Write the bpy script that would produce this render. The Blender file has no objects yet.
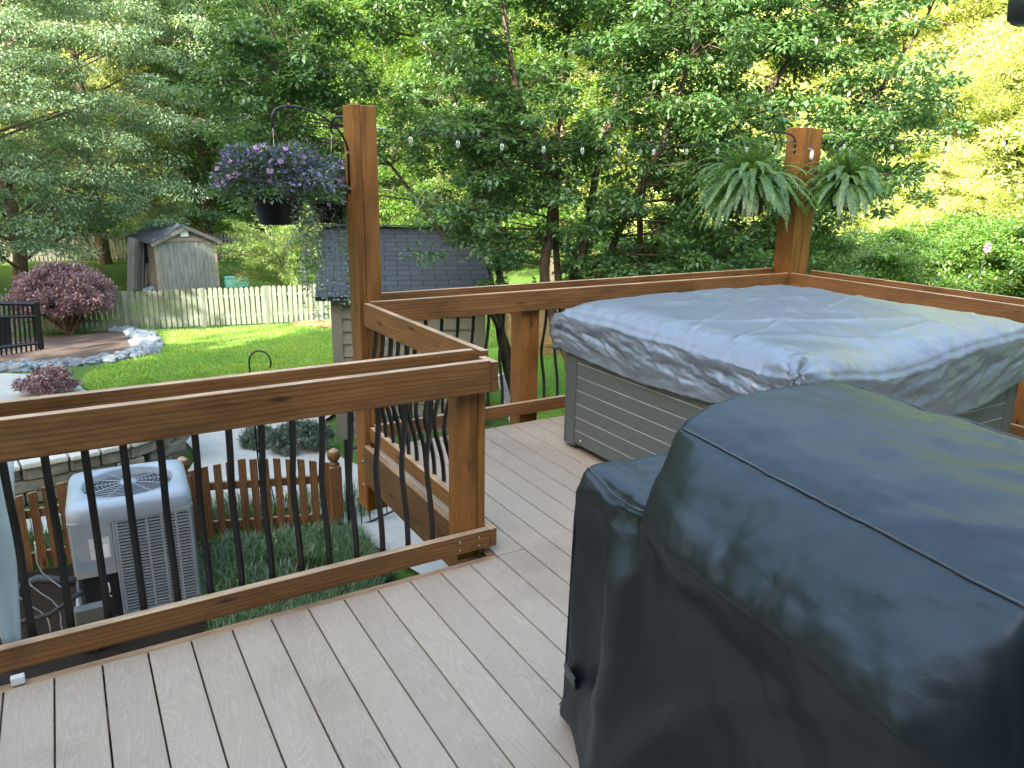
import bpy, math, random
import numpy as np
from mathutils import Vector, Matrix, Euler, noise
R=math.radians; PI=math.pi
sc=bpy.context.scene; C=sc.collection
rnd=random.Random(7); NR=np.random.RandomState(11)

# ------------------------------------------------------------------ camera
F_PX,PITCH,ROLL,YAW,CAMZ=753.62,0.269459,0.016241,0.535825,1.665
fw=Vector((math.sin(YAW)*math.cos(PITCH),math.cos(YAW)*math.cos(PITCH),-math.sin(PITCH)))
rt0=Vector((math.cos(YAW),-math.sin(YAW),0)); up0=rt0.cross(fw)
rt=math.cos(ROLL)*rt0+math.sin(ROLL)*up0; up=-math.sin(ROLL)*rt0+math.cos(ROLL)*up0
cam=bpy.data.objects.new('camera',bpy.data.cameras.new('camera')); C.objects.link(cam)
cam.matrix_world=Matrix(((rt.x,up.x,-fw.x,0),(rt.y,up.y,-fw.y,0),(rt.z,up.z,-fw.z,CAMZ),(0,0,0,1)))
cam.data.sensor_width=36; cam.data.lens=F_PX*36/1024; cam.data.clip_end=600; cam.data.clip_start=.02
sc.camera=cam
def ray(u,v): return fw+rt*((u-512)/F_PX)-up*((v-384)/F_PX)
def onz(u,v,z):
    d=ray(u,v); t=(z-CAMZ)/d.z; return Vector((0,0,CAMZ))+d*t
def atD(u,v,D):                       # point seen at u,v whose horizontal distance is D
    d=ray(u,v); return Vector((0,0,CAMZ))+d*(D/math.hypot(d.x,d.y))

# ------------------------------------------------------------------ light
SUN_EL,SUN_DIR=R(28),Vector((.86,.51,0)).normalized()      # direction the light travels (ground)
w=bpy.data.worlds.new('World'); sc.world=w; w.use_nodes=True
nt=w.node_tree; bg=nt.nodes['Background']; sky=nt.nodes.new('ShaderNodeTexSky')
sky.sky_type='NISHITA'; sky.sun_disc=False; sky.sun_elevation=SUN_EL
sky.sun_rotation=math.atan2(-SUN_DIR.x,-SUN_DIR.y)
sky.ozone_density=1.0; sky.air_density=1.0; sky.dust_density=1.4
wm=nt.nodes.new('ShaderNodeMix'); wm.data_type='RGBA'; wm.blend_type='MULTIPLY'; wm.inputs[0].default_value=1; wm.inputs[7].default_value=(1.165,1.02,.835,1)
nt.links.new(sky.outputs[0],wm.inputs[6]); nt.links.new(wm.outputs[2],bg.inputs[0]); bg.inputs[1].default_value=.15
sun=bpy.data.objects.new('sun',bpy.data.lights.new('sun','SUN')); C.objects.link(sun)
sun.data.energy=3.4; sun.data.angle=R(.6); sun.data.color=(1,.93,.78)
ldir=Vector((SUN_DIR.x*math.cos(SUN_EL),SUN_DIR.y*math.cos(SUN_EL),-math.sin(SUN_EL)))
sun.rotation_euler=ldir.to_track_quat('-Z','Y').to_euler()
sc.view_settings.view_transform='Standard'; sc.view_settings.look='None'
sc.view_settings.exposure=3.28; sc.view_settings.gamma=1

# ------------------------------------------------------------------ node helpers
def newmat(name):
    m=bpy.data.materials.new(name); m.use_nodes=True
    n=m.node_tree; return m,n,n.nodes['Principled BSDF']
def N(nt,t,**k):
    n=nt.nodes.new(t)
    for a,b in k.items(): setattr(n,a,b)
    return n
def ramp(nt,fac,stops):
    r=N(nt,'ShaderNodeValToRGB'); e=r.color_ramp.elements
    while len(e)<len(stops): e.new(.5)
    for el,(p,c) in zip(e,stops): el.position=p; el.color=(*c,1)
    nt.links.new(fac,r.inputs[0]); return r.outputs[0]
def coords(nt,scale=(1,1,1),kind='Object',rand=False):
    tc=N(nt,'ShaderNodeTexCoord'); mp=N(nt,'ShaderNodeMapping'); mp.inputs['Scale'].default_value=scale
    nt.links.new(tc.outputs[kind],mp.inputs[0])
    if rand:
        oi=N(nt,'ShaderNodeObjectInfo'); ml=N(nt,'ShaderNodeMath',operation='MULTIPLY'); ml.inputs[1].default_value=37
        nt.links.new(oi.outputs['Random'],ml.inputs[0]); nt.links.new(ml.outputs[0],mp.inputs['Location'])
    return mp.outputs[0]
def noi(nt,vec,scale,detail=4,rough=.55,dist=0,typ='FBM'):
    n=N(nt,'ShaderNodeTexNoise'); n.inputs['Scale'].default_value=scale; n.inputs['Detail'].default_value=detail
    n.inputs['Roughness'].default_value=rough; n.inputs['Distortion'].default_value=dist
    if vec: nt.links.new(vec,n.inputs['Vector'])
    return n.outputs['Fac']
def bump(nt,b,fac,strength=.3,dist=.01,prev=None):
    n=N(nt,'ShaderNodeBump'); n.inputs['Strength'].default_value=strength; n.inputs['Distance'].default_value=dist
    nt.links.new(fac,n.inputs['Height'])
    if prev: nt.links.new(prev,n.inputs['Normal'])
    nt.links.new(n.outputs[0],b.inputs['Normal']); return n.outputs[0]
def mixc(nt,fac,a,b,blend='MIX'):
    m=N(nt,'ShaderNodeMix',data_type='RGBA',blend_type=blend)
    for sck,v in ((0,fac),(6,a),(7,b)):
        if isinstance(v,(int,float)): m.inputs[sck].default_value=v
        elif isinstance(v,tuple): m.inputs[sck].default_value=(*v,1)
        else: nt.links.new(v,m.inputs[sck])
    return m.outputs[2]

def simple(name,col,rough=.6,metal=0,var=.25,scale=6,bs=.15,bd=.004,spec=.5,kind='Object'):
    m,n,b=newmat(name); v=coords(n,kind=kind)
    f=noi(n,v,scale,5)
    lo=tuple(c*(1-var) for c in col); hi=tuple(min(1,c*(1+var)) for c in col)
    n.links.new(ramp(n,f,[(.3,lo),(.7,hi)]),b.inputs['Base Color'])
    b.inputs['Roughness'].default_value=rough; b.inputs['Metallic'].default_value=metal
    b.inputs['Specular IOR Level'].default_value=spec
    if bs: bump(n,b,noi(n,v,scale*8,4),bs,bd)
    return m

def wood(name,c1,c2,rough=.55,knots=True,topc=None,spec=.4,vert=False):
    m,n,b=newmat(name)
    A=(lambda a,b: (b,b,a)) if vert else (lambda a,b: (a,b,b))
    v=coords(n,A(1.2,22),rand=True)
    v2=coords(n,A(.7,6),rand=True)
    g=noi(n,v,3,6,.6,.6); big=noi(n,v2,1.6,4,.5,1.2)
    wv=N(n,'ShaderNodeTexWave',wave_type='BANDS',bands_direction='X' if vert else 'Z'); wv.inputs['Scale'].default_value=1.3
    wv.inputs['Distortion'].default_value=9; wv.inputs['Detail'].default_value=3; wv.inputs['Detail Scale'].default_value=.8
    n.links.new(coords(n,A(.8,12),rand=True),wv.inputs['Vector'])
    col=ramp(n,g,[(.3,c1),(.7,c2)])
    col=mixc(n,.5,col,ramp(n,wv.outputs['Fac'],[(0,tuple(x*.72 for x in c1)),(.6,c2)]))
    col=mixc(n,ramp(n,big,[(.35,(0,0,0)),(.65,(.45,.45,.45))]),col,tuple(x*.8 for x in c1))
    if knots:
        vo=N(n,'ShaderNodeTexVoronoi'); vo.inputs['Scale'].default_value=1
        n.links.new(coords(n,A(2.1,9),rand=True),vo.inputs['Vector'])
        k=ramp(n,vo.outputs['Distance'],[(.05,(1,1,1)),(.13,(0,0,0))])
        col=mixc(n,k,col,(c1[0]*.3,c1[1]*.25,c1[2]*.25))
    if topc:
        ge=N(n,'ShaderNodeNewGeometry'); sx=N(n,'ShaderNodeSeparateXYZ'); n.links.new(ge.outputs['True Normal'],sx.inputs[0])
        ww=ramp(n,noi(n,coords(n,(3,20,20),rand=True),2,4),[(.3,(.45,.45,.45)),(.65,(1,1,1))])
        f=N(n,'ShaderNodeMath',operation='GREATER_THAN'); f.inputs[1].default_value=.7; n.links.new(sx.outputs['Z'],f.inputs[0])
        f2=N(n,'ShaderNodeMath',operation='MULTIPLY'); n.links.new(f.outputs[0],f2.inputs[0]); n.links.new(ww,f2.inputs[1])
        col=mixc(n,f2.outputs[0],col,topc)  # upward faces painted lighter, for sky sheen as well as wear
    stn=noi(n,coords(n,A(1.1,3),rand=True),2.2,6,.65,.5)
    col=mixc(n,1,col,ramp(n,stn,[(.3,(.62,.6,.58)),(.5,(1,1,1)),(.72,(1.18,1.16,1.12))]),'MULTIPLY')
    n.links.new(col,b.inputs['Base Color']); b.inputs['Specular IOR Level'].default_value=spec
    n.links.new(ramp(n,stn,[(.3,(rough*.75,)*3),(.7,(min(1,rough*1.3),)*3)]),b.inputs['Roughness'])
    crk=noi(n,coords(n,A(.9,70),rand=True),2,3,.5); p=bump(n,b,ramp(n,crk,[(.30,(0,0,0)),(.36,(1,1,1))]),.5,.003)
    bump(n,b,g,.35,.003,p); return m

def leafmat(name,c1,c2,c3=None,trans=.45,rough=.45,gloss=.12,tboost=1.6,tb=.5,big_=.9,mot=((.78,.8,.8),(1.2,1.18,1.1))):
    m=bpy.data.materials.new(name); m.use_nodes=True; n=m.node_tree
    n.nodes.remove(n.nodes['Principled BSDF']); out=n.nodes['Material Output']
    ge=N(n,'ShaderNodeNewGeometry'); st=[(0,c1),(.6,c2),(1,c3 or c2)]
    col=ramp(n,ge.outputs['Random Per Island'],st)
    big=noi(n,coords(n,kind='Object'),big_,4)
    col=mixc(n,1,col,ramp(n,big,[(.3,mot[0]),(.7,mot[1])]),'MULTIPLY')
    d=N(n,'ShaderNodeBsdfDiffuse'); t=N(n,'ShaderNodeBsdfTranslucent'); g=N(n,'ShaderNodeBsdfGlossy'); g.inputs['Roughness'].default_value=rough
    n.links.new(col,d.inputs[0])
    tc=mixc(n,1,col,(tboost*1.15,tboost,tboost*tb),'MULTIPLY'); n.links.new(tc,t.inputs[0])
    m1=N(n,'ShaderNodeMixShader'); m1.inputs[0].default_value=trans; n.links.new(d.outputs[0],m1.inputs[1]); n.links.new(t.outputs[0],m1.inputs[2])
    m2=N(n,'ShaderNodeMixShader'); m2.inputs[0].default_value=gloss; n.links.new(m1.outputs[0],m2.inputs[1]); n.links.new(g.outputs[0],m2.inputs[2])
    n.links.new(m2.outputs[0],out.inputs[0]); return m

M={}
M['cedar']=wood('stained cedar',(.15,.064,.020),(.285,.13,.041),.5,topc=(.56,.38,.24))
M['cedar_post']=wood('stained post',(.165,.065,.015),(.31,.132,.034),.45,spec=.3)
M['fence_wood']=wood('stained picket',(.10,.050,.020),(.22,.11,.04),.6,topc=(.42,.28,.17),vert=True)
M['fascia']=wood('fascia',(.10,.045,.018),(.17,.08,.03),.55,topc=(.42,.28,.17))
M['tan']=wood('tan fence',(.45,.27,.12),(.6,.38,.19),.7)
M['grey_wood']=wood('weathered wood',(.10,.10,.09),(.20,.195,.18),.85,vert=True)
M['blue_wood']=wood('weathered door',(.13,.14,.135),(.27,.285,.275),.85,knots=False,vert=True)
M['white_picket']=wood('lichen picket',(.075,.088,.068),(.15,.17,.135),.85,knots=False,vert=True)
M['bark']=simple('bark',(.115,.085,.06),.9,scale=14,var=.5,bs=.8,bd=.02)
M['bark_red']=simple('smooth bark',(.085,.06,.042),.75,scale=7,var=.45,bs=.5,bd=.01)
M['black']=simple('black metal',(.012,.013,.015),.35,var=.2,bs=.05,spec=.5)
M['dark_plastic']=simple('dark plastic',(.02,.022,.026),.4,bs=.05)
M['acgrey']=simple('unit grey paint',(.27,.31,.34),.45,var=.08,bs=.05)
M['aclid']=simple('unit lid paint',(.30,.35,.40),.35,var=.07,bs=.04)
M['acdark']=simple('unit inside',(.02,.022,.024),.7)
M['white']=simple('white plastic',(.75,.76,.76),.5,var=.05,bs=.05)
M['paper']=simple('label paper',(.55,.57,.57),.6,var=.15,scale=30)
M['pale']=simple('pale blue sheet',(.50,.57,.55),.55,var=.12,scale=5)
M['siding']=simple('beige siding',(.155,.15,.115),.7,var=.07,scale=3,bs=.1)
M['siding_trim']=simple('siding trim',(.14,.135,.105),.7,var=.07,bs=.1)
M['house']=simple('house siding',(.55,.58,.58),.7,var=.05,bs=.1)
M['concrete']=simple('concrete',(.36,.36,.34),.85,var=.14,scale=2.5,bs=.3,bd=.006)
M['rock']=simple('blue grey rock',(.14,.17,.195),.8,var=.3,scale=5,bs=.5,bd=.02)
M['stone']=simple('wall stone',(.21,.19,.15),.9,var=.4,scale=5,bs=.7,bd=.02)
M['cap']=simple('wall cap',(.52,.50,.43),.85,var=.2,scale=4,bs=.5,bd=.01)
M['silver']=simple('galvanised',(.6,.6,.6),.3,metal=1,var=.1)
M['copper']=simple('pipe wrap',(.03,.03,.03),.6)
M['teal']=simple('teal plastic',(.12,.42,.40),.4,var=.1)
M['redpot']=simple('dried plants',(.2,.09,.06),.8)
M['pink']=simple('pink flower',(.62,.22,.62),.6,var=.3,scale=40)
M['petunia']=leafmat('petunia petals',(.36,.13,.50),(.55,.30,.62),(.68,.5,.72),.35,.5,.04,1.1)
M['lobelia']=leafmat('blue petals',(.13,.11,.34),(.23,.2,.5),(.36,.34,.64),.3,.5,.04,1.1)
M['silverleaf']=leafmat('silver vine leaves',(.28,.36,.29),(.45,.52,.45),(.6,.66,.6),.25,.5,.1,1)
M['lawn_blade']=leafmat('lawn blades',(.12,.23,.03),(.18,.31,.05),(.26,.38,.08),.4,.5,.05,1.5,.5,.6,((.68,.78,.75),(1.3,1.15,1.1)))
M['monkey']=leafmat('liriope blades',(.05,.11,.03),(.085,.165,.05),(.16,.24,.10),.3,.4,.08,1.3)
M['lf_myrtle']=leafmat('myrtle leaves',(.045,.115,.035),(.075,.17,.05),(.14,.25,.10),.42,.5,.08,1.7)
M['lf_left']=leafmat('grey green leaves',(.12,.20,.115),(.17,.27,.15),(.24,.33,.18),.35,.5,.07,1.2)
M['lf_wood']=leafmat('woodland leaves',(.05,.12,.022),(.09,.18,.03),(.15,.24,.04),.45,.45,.06,1.7)
M['lf_dark']=leafmat('dark woodland leaves',(.03,.075,.022),(.05,.11,.03),(.08,.15,.04),.4,.45,.06,1.5)
M['lf_sunlit']=leafmat('sunlit leaves',(.33,.42,.15),(.46,.53,.24),(.58,.62,.34),.5,.45,.05,1.7,.9)  # sunlit glow of the woods put into the leaf colour
M['lf_shrub']=leafmat('hedge leaves',(.06,.14,.025),(.10,.22,.035),(.20,.30,.05),.45,.42,.08,1.6)
M['lf_purple']=leafmat('purple leaves',(.13,.065,.09),(.24,.14,.17),(.38,.26,.29),.3,.45,.08,1.2)
M['lf_feather']=leafmat('feathery leaves',(.13,.22,.06),(.2,.31,.09),(.28,.38,.13),.4,.5,.05,1.3)
M['lf_fern']=leafmat('fern leaves',(.05,.14,.035),(.10,.23,.05),(.2,.33,.09),.45,.42,.08,1.5)
M['lf_conifer']=leafmat('blue conifer',(.05,.09,.06),(.09,.14,.10),(.15,.20,.15),.2,.5,.06,1)
M['lf_basket']=leafmat('basket leaves',(.05,.11,.045),(.09,.17,.07),(.14,.23,.09),.35,.5,.07,1.2)

def ground_mat(name,c1,c2,c3,s=.6,bs=.5):
    m,n,b=newmat(name); v=coords(n,kind='Object')
    f=noi(n,v,s,6,.65); g=noi(n,v,s*40,5,.7)
    col=mixc(n,.5,ramp(n,f,[(.3,c1),(.7,c2)]),ramp(n,g,[(.3,c1),(.55,c2),(.75,c3)]))
    n.links.new(col,b.inputs['Base Color']); b.inputs['Roughness'].default_value=.95; b.inputs['Specular IOR Level'].default_value=.15
    bump(n,b,g,bs,.03); return m
M['ground']=ground_mat('grass ground',(.045,.09,.02),(.08,.15,.03),(.12,.19,.05))
M['lawn']=ground_mat('lawn ground',(.11,.22,.025),(.15,.28,.04),(.21,.33,.06),.5,.3)
M['mulch']=ground_mat('brown mulch',(.07,.05,.042),(.125,.095,.08),(.21,.17,.15),3,.9)
M['darkmulch']=ground_mat('dark mulch',(.03,.022,.016),(.06,.045,.035),(.12,.09,.07),6,.9)
M['clay']=ground_mat('red clay',(.30,.14,.07),(.42,.22,.12),(.5,.3,.18),1,.4)

def shingle():
    m,n,b=newmat('grey shingles'); tc=coords(n)
    br=N(n,'ShaderNodeTexBrick'); br.inputs['Scale'].default_value=1; br.inputs['Brick Width'].default_value=.31; br.inputs['Row Height'].default_value=.125
    br.inputs['Mortar Size'].default_value=.008; br.inputs['Color1'].default_value=(.036,.049,.064,1); br.inputs['Color2'].default_value=(.05,.066,.084,1)
    br.inputs['Mortar'].default_value=(.015,.017,.02,1); br.inputs['Mortar Smooth'].default_value=.1; br.inputs['Bias'].default_value=-.1
    n.links.new(tc,br.inputs[0])
    col=mixc(n,1,br.outputs['Color'],ramp(n,noi(n,tc,120,3),[(.3,(.7,.7,.7)),(.7,(1.25,1.25,1.25))]),'MULTIPLY')
    n.links.new(col,b.inputs['Base Color']); b.inputs['Roughness'].default_value=.9; bump(n,b,noi(n,tc,120,3),.5,.004); return m
M['shingle']=shingle()

def deckmat():
    m,n,b=newmat('composite deck board'); tc=N(n,'ShaderNodeTexCoord'); sx=N(n,'ShaderNodeSeparateXYZ'); n.links.new(tc.outputs['Object'],sx.inputs[0])
    d=N(n,'ShaderNodeMath',operation='DIVIDE'); d.inputs[1].default_value=.1445
    a=N(n,'ShaderNodeMath',operation='ADD'); a.inputs[1].default_value=.3463+1.445; n.links.new(sx.outputs['X'],a.inputs[0]); n.links.new(a.outputs[0],d.inputs[0])
    fl=N(n,'ShaderNodeMath',operation='FLOOR'); n.links.new(d.outputs[0],fl.inputs[0])
    wn=N(n,'ShaderNodeTexWhiteNoise',noise_dimensions='1D'); n.links.new(fl.outputs[0],wn.inputs['W'])
    off=N(n,'ShaderNodeCombineXYZ'); ml=N(n,'ShaderNodeMath',operation='MULTIPLY'); ml.inputs[1].default_value=40
    n.links.new(wn.outputs['Value'],ml.inputs[0]); n.links.new(ml.outputs[0],off.inputs['Y'])
    ad=N(n,'ShaderNodeVectorMath',operation='ADD'); n.links.new(tc.outputs['Object'],ad.inputs[0]); n.links.new(off.outputs[0],ad.inputs[1])
    def mp(s):
        q=N(n,'ShaderNodeMapping'); q.inputs['Scale'].default_value=s; n.links.new(ad.outputs[0],q.inputs[0]); return q.outputs[0]
    # cathedral grain: contour lines of a stretched noise
    f=noi(n,mp((9,1.6,1)),1,1.2,.4,.25)
    k=N(n,'ShaderNodeMath',operation='MULTIPLY'); k.inputs[1].default_value=260; n.links.new(f,k.inputs[0])
    s=N(n,'ShaderNodeMath',operation='SINE'); n.links.new(k.outputs[0],s.inputs[0])
    fine=noi(n,mp((160,12,1)),1,3,.6)
    col=ramp(n,s.outputs[0],[(0,(.385,.312,.238)),(.9,(.435,.358,.278))])
    col=mixc(n,.35,col,ramp(n,fine,[(.3,(.335,.265,.20)),(.7,(.485,.395,.31))]))
    tone=ramp(n,wn.outputs['Value'],[(0,(.95,.935,.93)),(.5,(1,.98,.96)),(1,(1.04,1.03,1.02))])
    col=mixc(n,1,col,tone,'MULTIPLY')
    dirt=noi(n,tc.outputs['Object'],1.4,5,.6)
    col=mixc(n,1,col,ramp(n,dirt,[(.28,(.80,.785,.77)),(.47,(1,1,1)),(.72,(1.07,1.07,1.07))]),'MULTIPLY')
    n.links.new(col,b.inputs['Base Color']); b.inputs['Roughness'].default_value=.6; b.inputs['Specular IOR Level'].default_value=.35
    bump(n,b,s.outputs[0],.25,.001); return m
M['deck']=deckmat()

def tubcovermat():
    m,n,b=newmat('silver grey cover fabric'); v=coords(n)
    f=noi(n,coords(n,(1,2.2,1)),9,5,.6,.9); g=noi(n,v,45,4,.6,.6)
    rg=N(n,'ShaderNodeTexNoise'); rg.noise_type='RIDGED_MULTIFRACTAL'; rg.inputs['Scale'].default_value=5; rg.inputs['Detail'].default_value=4; n.links.new(coords(n,(1,1.9,1.3)),rg.inputs['Vector'])
    p=bump(n,b,f,.13,.010); p=bump(n,b,rg.outputs['Fac'],.12,.008,p); bump(n,b,g,.10,.003,p)
    n.links.new(ramp(n,noi(n,v,3,4),[(.3,(.155,.18,.22)),(.7,(.19,.215,.26))]),b.inputs['Base Color'])
    b.inputs['Roughness'].default_value=.38; b.inputs['Specular IOR Level'].default_value=1; b.inputs['Metallic'].default_value=.2
    return m
M['tubcover']=tubcovermat()
def grillmat():
    m,n,b=newmat('black vinyl cover'); v=coords(n)
    p=bump(n,b,noi(n,v,420,2),.15,.0006); bump(n,b,noi(n,coords(n,(1,1,2.2)),14,5,.6,.8),.16,.006,p)
    n.links.new(ramp(n,noi(n,v,6,4),[(.3,(.004,.005,.007)),(.7,(.006,.008,.011))]),b.inputs['Base Color'])
    b.inputs['Roughness'].default_value=.48; b.inputs['Specular IOR Level'].default_value=.75
    b.inputs['Specular Tint'].default_value=(.74,.87,1,1)  # blue of the sky reflection put into the specular tint
    b.inputs['Sheen Weight'].default_value=.0
    return m
M['grill']=grillmat(); M['piping']=simple('piping',(.035,.04,.048),.35,bs=0)  # piping colour lifted to stand in for its highlight
def tubmat():
    m,n,b=newmat('grey tub cladding'); v=coords(n,(1,1,1))
    sx=N(n,'ShaderNodeSeparateXYZ'); n.links.new(v,sx.inputs[0])
    g=noi(n,coords(n,(2,2,60)),3,5,.6)
    n.links.new(ramp(n,g,[(.3,(.075,.085,.083)),(.7,(.12,.132,.128))]),b.inputs['Base Color'])
    b.inputs['Roughness'].default_value=.5; bump(n,b,g,.4,.003); return m
M['tub']=tubmat()
M['tubtrim']=simple('tub corner plastic',(.085,.092,.095),.45,var=.08,scale=4,bs=.05)
M['seam']=simple('pale seam',(.35,.36,.35),.6)
def glassmat(name='bulb glass'):
    m,n,b=newmat(name); b.inputs['Transmission Weight'].default_value=.85; b.inputs['Roughness'].default_value=.08; b.inputs['Base Color'].default_value=(.95,.97,.95,1); b.inputs['IOR'].default_value=1.3
    return m
M['glass']=glassmat()
M['window']=simple('dark window',(.01,.012,.012),.15,bs=0)

# ------------------------------------------------------------------ object helpers
def tag(o,label=None,cat=None,group=None,kind=None):
    if label: o['label']=label
    if cat: o['category']=cat
    if group: o['group']=group
    if kind: o['kind']=kind
    return o
def empty(name,loc,label,cat,group=None,rz=0,rot=None):
    o=bpy.data.objects.new(name,None); C.objects.link(o); o.location=loc; o.rotation_euler=rot or (0,0,rz); o.empty_display_size=.1
    return tag(o,label,cat,group)
def link(name,me,parent=None,loc=(0,0,0),rot=(0,0,0)):
    o=bpy.data.objects.new(name,me); C.objects.link(o); o.location=loc; o.rotation_euler=rot
    if parent: o.parent=parent
    return o
def mesh_np(name,V,Fq,mat,smooth=False):
    me=bpy.data.meshes.new(name); V=np.asarray(V,np.float32); Fq=np.asarray(Fq,np.int32); k=Fq.shape[1]
    me.vertices.add(len(V)); me.vertices.foreach_set('co',V.ravel())
    me.loops.add(Fq.size); me.loops.foreach_set('vertex_index',Fq.ravel())
    me.polygons.add(len(Fq)); me.polygons.foreach_set('loop_start',np.arange(0,Fq.size,k,dtype=np.int32)); me.polygons.foreach_set('loop_total',np.full(len(Fq),k,np.int32))
    if smooth: me.polygons.foreach_set('use_smooth',np.ones(len(Fq),bool))
    me.update(calc_edges=True); me.materials.append(mat); return me
class MB:
    def __init__(s): s.v=[]; s.f=[]
    def box(s,x0,x1,y0,y1,z0,z1,M4=None):
        b=len(s.v); P=[(x0,y0,z0),(x1,y0,z0),(x1,y1,z0),(x0,y1,z0),(x0,y0,z1),(x1,y0,z1),(x1,y1,z1),(x0,y1,z1)]
        if M4: P=[tuple(M4@Vector(p)) for p in P]
        s.v+=P; s.f+=[tuple(b+i for i in q) for q in ((0,3,2,1),(4,5,6,7),(0,1,5,4),(1,2,6,5),(2,3,7,6),(3,0,4,7))]; return s
    def tube(s,pts,rad,n=6,cap=True):
        pts=[Vector(p) for p in pts]; 
        if not hasattr(rad,'__len__'): rad=[rad]*len(pts)
        prev=None; b=len(s.v)
        for i,p in enumerate(pts):
            t=(pts[min(i+1,len(pts)-1)]-pts[max(i-1,0)]).normalized()
            if prev is None: a=t.orthogonal().normalized()
            else:
                a=prev-t*prev.dot(t)
                a=a.normalized() if a.length>1e-6 else t.orthogonal().normalized()
            prev=a; c=t.cross(a)
            for k in range(n):
                th=2*PI*k/n+PI/4; s.v.append(tuple(p+(a*math.cos(th)+c*math.sin(th))*rad[i]))
        for i in range(len(pts)-1):
            for k in range(n):
                s.f.append((b+i*n+k,b+i*n+(k+1)%n,b+(i+1)*n+(k+1)%n,b+(i+1)*n+k))
        if cap:
            s.f.append(tuple(b+k for k in reversed(range(n)))); e=b+(len(pts)-1)*n; s.f.append(tuple(e+k for k in range(n)))
        return s
    def lathe(s,prof,n=16,c=(0,0,0)):
        b=len(s.v)
        for r,z in prof:
            for k in range(n): th=2*PI*k/n; s.v.append((c[0]+r*math.cos(th),c[1]+r*math.sin(th),c[2]+z))
        for i in range(len(prof)-1):
            for k in range(n): s.f.append((b+i*n+k,b+i*n+(k+1)%n,b+(i+1)*n+(k+1)%n,b+(i+1)*n+k))
        return s
    def prism(s,poly,z0,z1,M4=None):
        b=len(s.v); n=len(poly); P=[(x,y,z0) for x,y in poly]+[(x,y,z1) for x,y in poly]
        if M4: P=[tuple(M4@Vector(p)) for p in P]
        s.v+=P; s.f.append(tuple(b+i for i in reversed(range(n)))); s.f.append(tuple(b+n+i for i in range(n)))
        for i in range(n): s.f.append((b+i,b+(i+1)%n,b+n+(i+1)%n,b+n+i))
        return s
    def build(s,name,mat,parent=None,loc=(0,0,0),rot=(0,0,0),smooth=False,bevel=0,seg=2):
        me=bpy.data.meshes.new(name); me.from_pydata(s.v,[],s.f); me.materials.append(mat)
        if smooth:
            for p in me.polygons: p.use_smooth=True
        me.update(); o=link(name,me,parent,loc,rot)
        if bevel:
            m=o.modifiers.new('b','BEVEL'); m.width=bevel; m.segments=seg; m.limit_method='ANGLE'; m.angle_limit=R(40)
        return o
def board(name,parent,p0,p1,h,t,mat,bevel=.004,up_off=0):
    """timber from p0 to p1 (centre of its bottom edge), height h, thickness t; grain runs along local X"""
    p0=Vector(p0); p1=Vector(p1); d=p1-p0; L=d.length
    m=MB().box(0,L,-t/2,t/2,0,h)
    if abs(d.z)>.9*L:      # vertical post: local X up, 'h' spread over world y, t over x
        m=MB().box(0,L,-t/2,t/2,-h/2,h/2)
        o=m.build(name,mat,parent,bevel=bevel); o.location=p0; o.rotation_euler=(0,-PI/2,0) ; o.rotation_euler=Matrix(((0,-1,0),(0,0,-1),(1,0,0))).to_euler()
        return o
    return m.build(name,mat,parent,p0,(0,-math.asin(d.z/L),math.atan2(d.y,d.x)),bevel=bevel)
def vpost(name,parent,x0,x1,y0,y1,z0,z1,mat,bevel=.006):
    m=MB().box(0,z1-z0,-(x1-x0)/2,(x1-x0)/2,-(y1-y0)/2,(y1-y0)/2)
    o=m.build(name,mat,parent,((x0+x1)/2,(y0+y1)/2,z0),bevel=bevel)
    o.rotation_euler=Matrix(((0,1,0),(0,0,1),(1,0,0))).to_euler(); return o

# terrain height
def gz(x,y):
    pts=[(-50,-1.4),(7.2,-1.4),(9,-1.6),(14,-1.95),(22,-2.5),(31,-2.8),(42,-2.55),(52,-1.2),(70,1.5),(120,9),(260,16)]
    for (a,za),(b,zb) in zip(pts,pts[1:]):
        if y<=b: 
            t=(y-a)/(b-a); z=za+(zb-za)*t; break
    else: z=pts[-1][1]
    if x>16: z+= (min(x,60)-16)*.09
    if y>10: z+=.05*math.sin(x*.35+y*.2)
    return z
def onground(u,v,dz=0):
    d=ray(u,v); t=1.0
    while t<400:
        p=Vector((0,0,CAMZ))+d*t
        if p.z<=gz(p.x,p.y)+dz: return p
        t+=.05
    return p
def g3(x,y,dz=0): return Vector((x,y,gz(x,y)+dz))

# ------------------------------------------------------------------ ground
xs=np.concatenate([np.linspace(-150,-12,24),np.linspace(-11,32,108),np.linspace(34,170,26)]); ys=np.concatenate([np.linspace(-60,-1,12),np.linspace(0,60,130),np.linspace(62,260,34)])
def sheet(name,xs,ys,mat,dz=0,mask=None):
    X,Y=np.meshgrid(xs,ys); nx=len(xs); V=[(x,y,gz(x,y)+dz) for x,y in zip(X.ravel(),Y.ravel())]
    F=[]
    for j in range(len(ys)-1):
        for i in range(nx-1):
            if mask is None or mask((xs[i]+xs[i+1])/2,(ys[j]+ys[j+1])/2): F.append((j*nx+i,j*nx+i+1,(j+1)*nx+i+1,(j+1)*nx+i))
    me=mesh_np(name,V,F,mat,True); o=link(name,me); return tag(o,kind='structure')
sheet('ground',xs,ys,M['ground'])
def inside(px,py,poly):
    c=False; n=len(poly)
    for i in range(n):
        x1,y1=poly[i]; x2,y2=poly[(i+1)%n]
        if (y1>py)!=(y2>py) and px<(x2-x1)*(py-y1)/(y2-y1)+x1: c=not c
    return c
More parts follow.
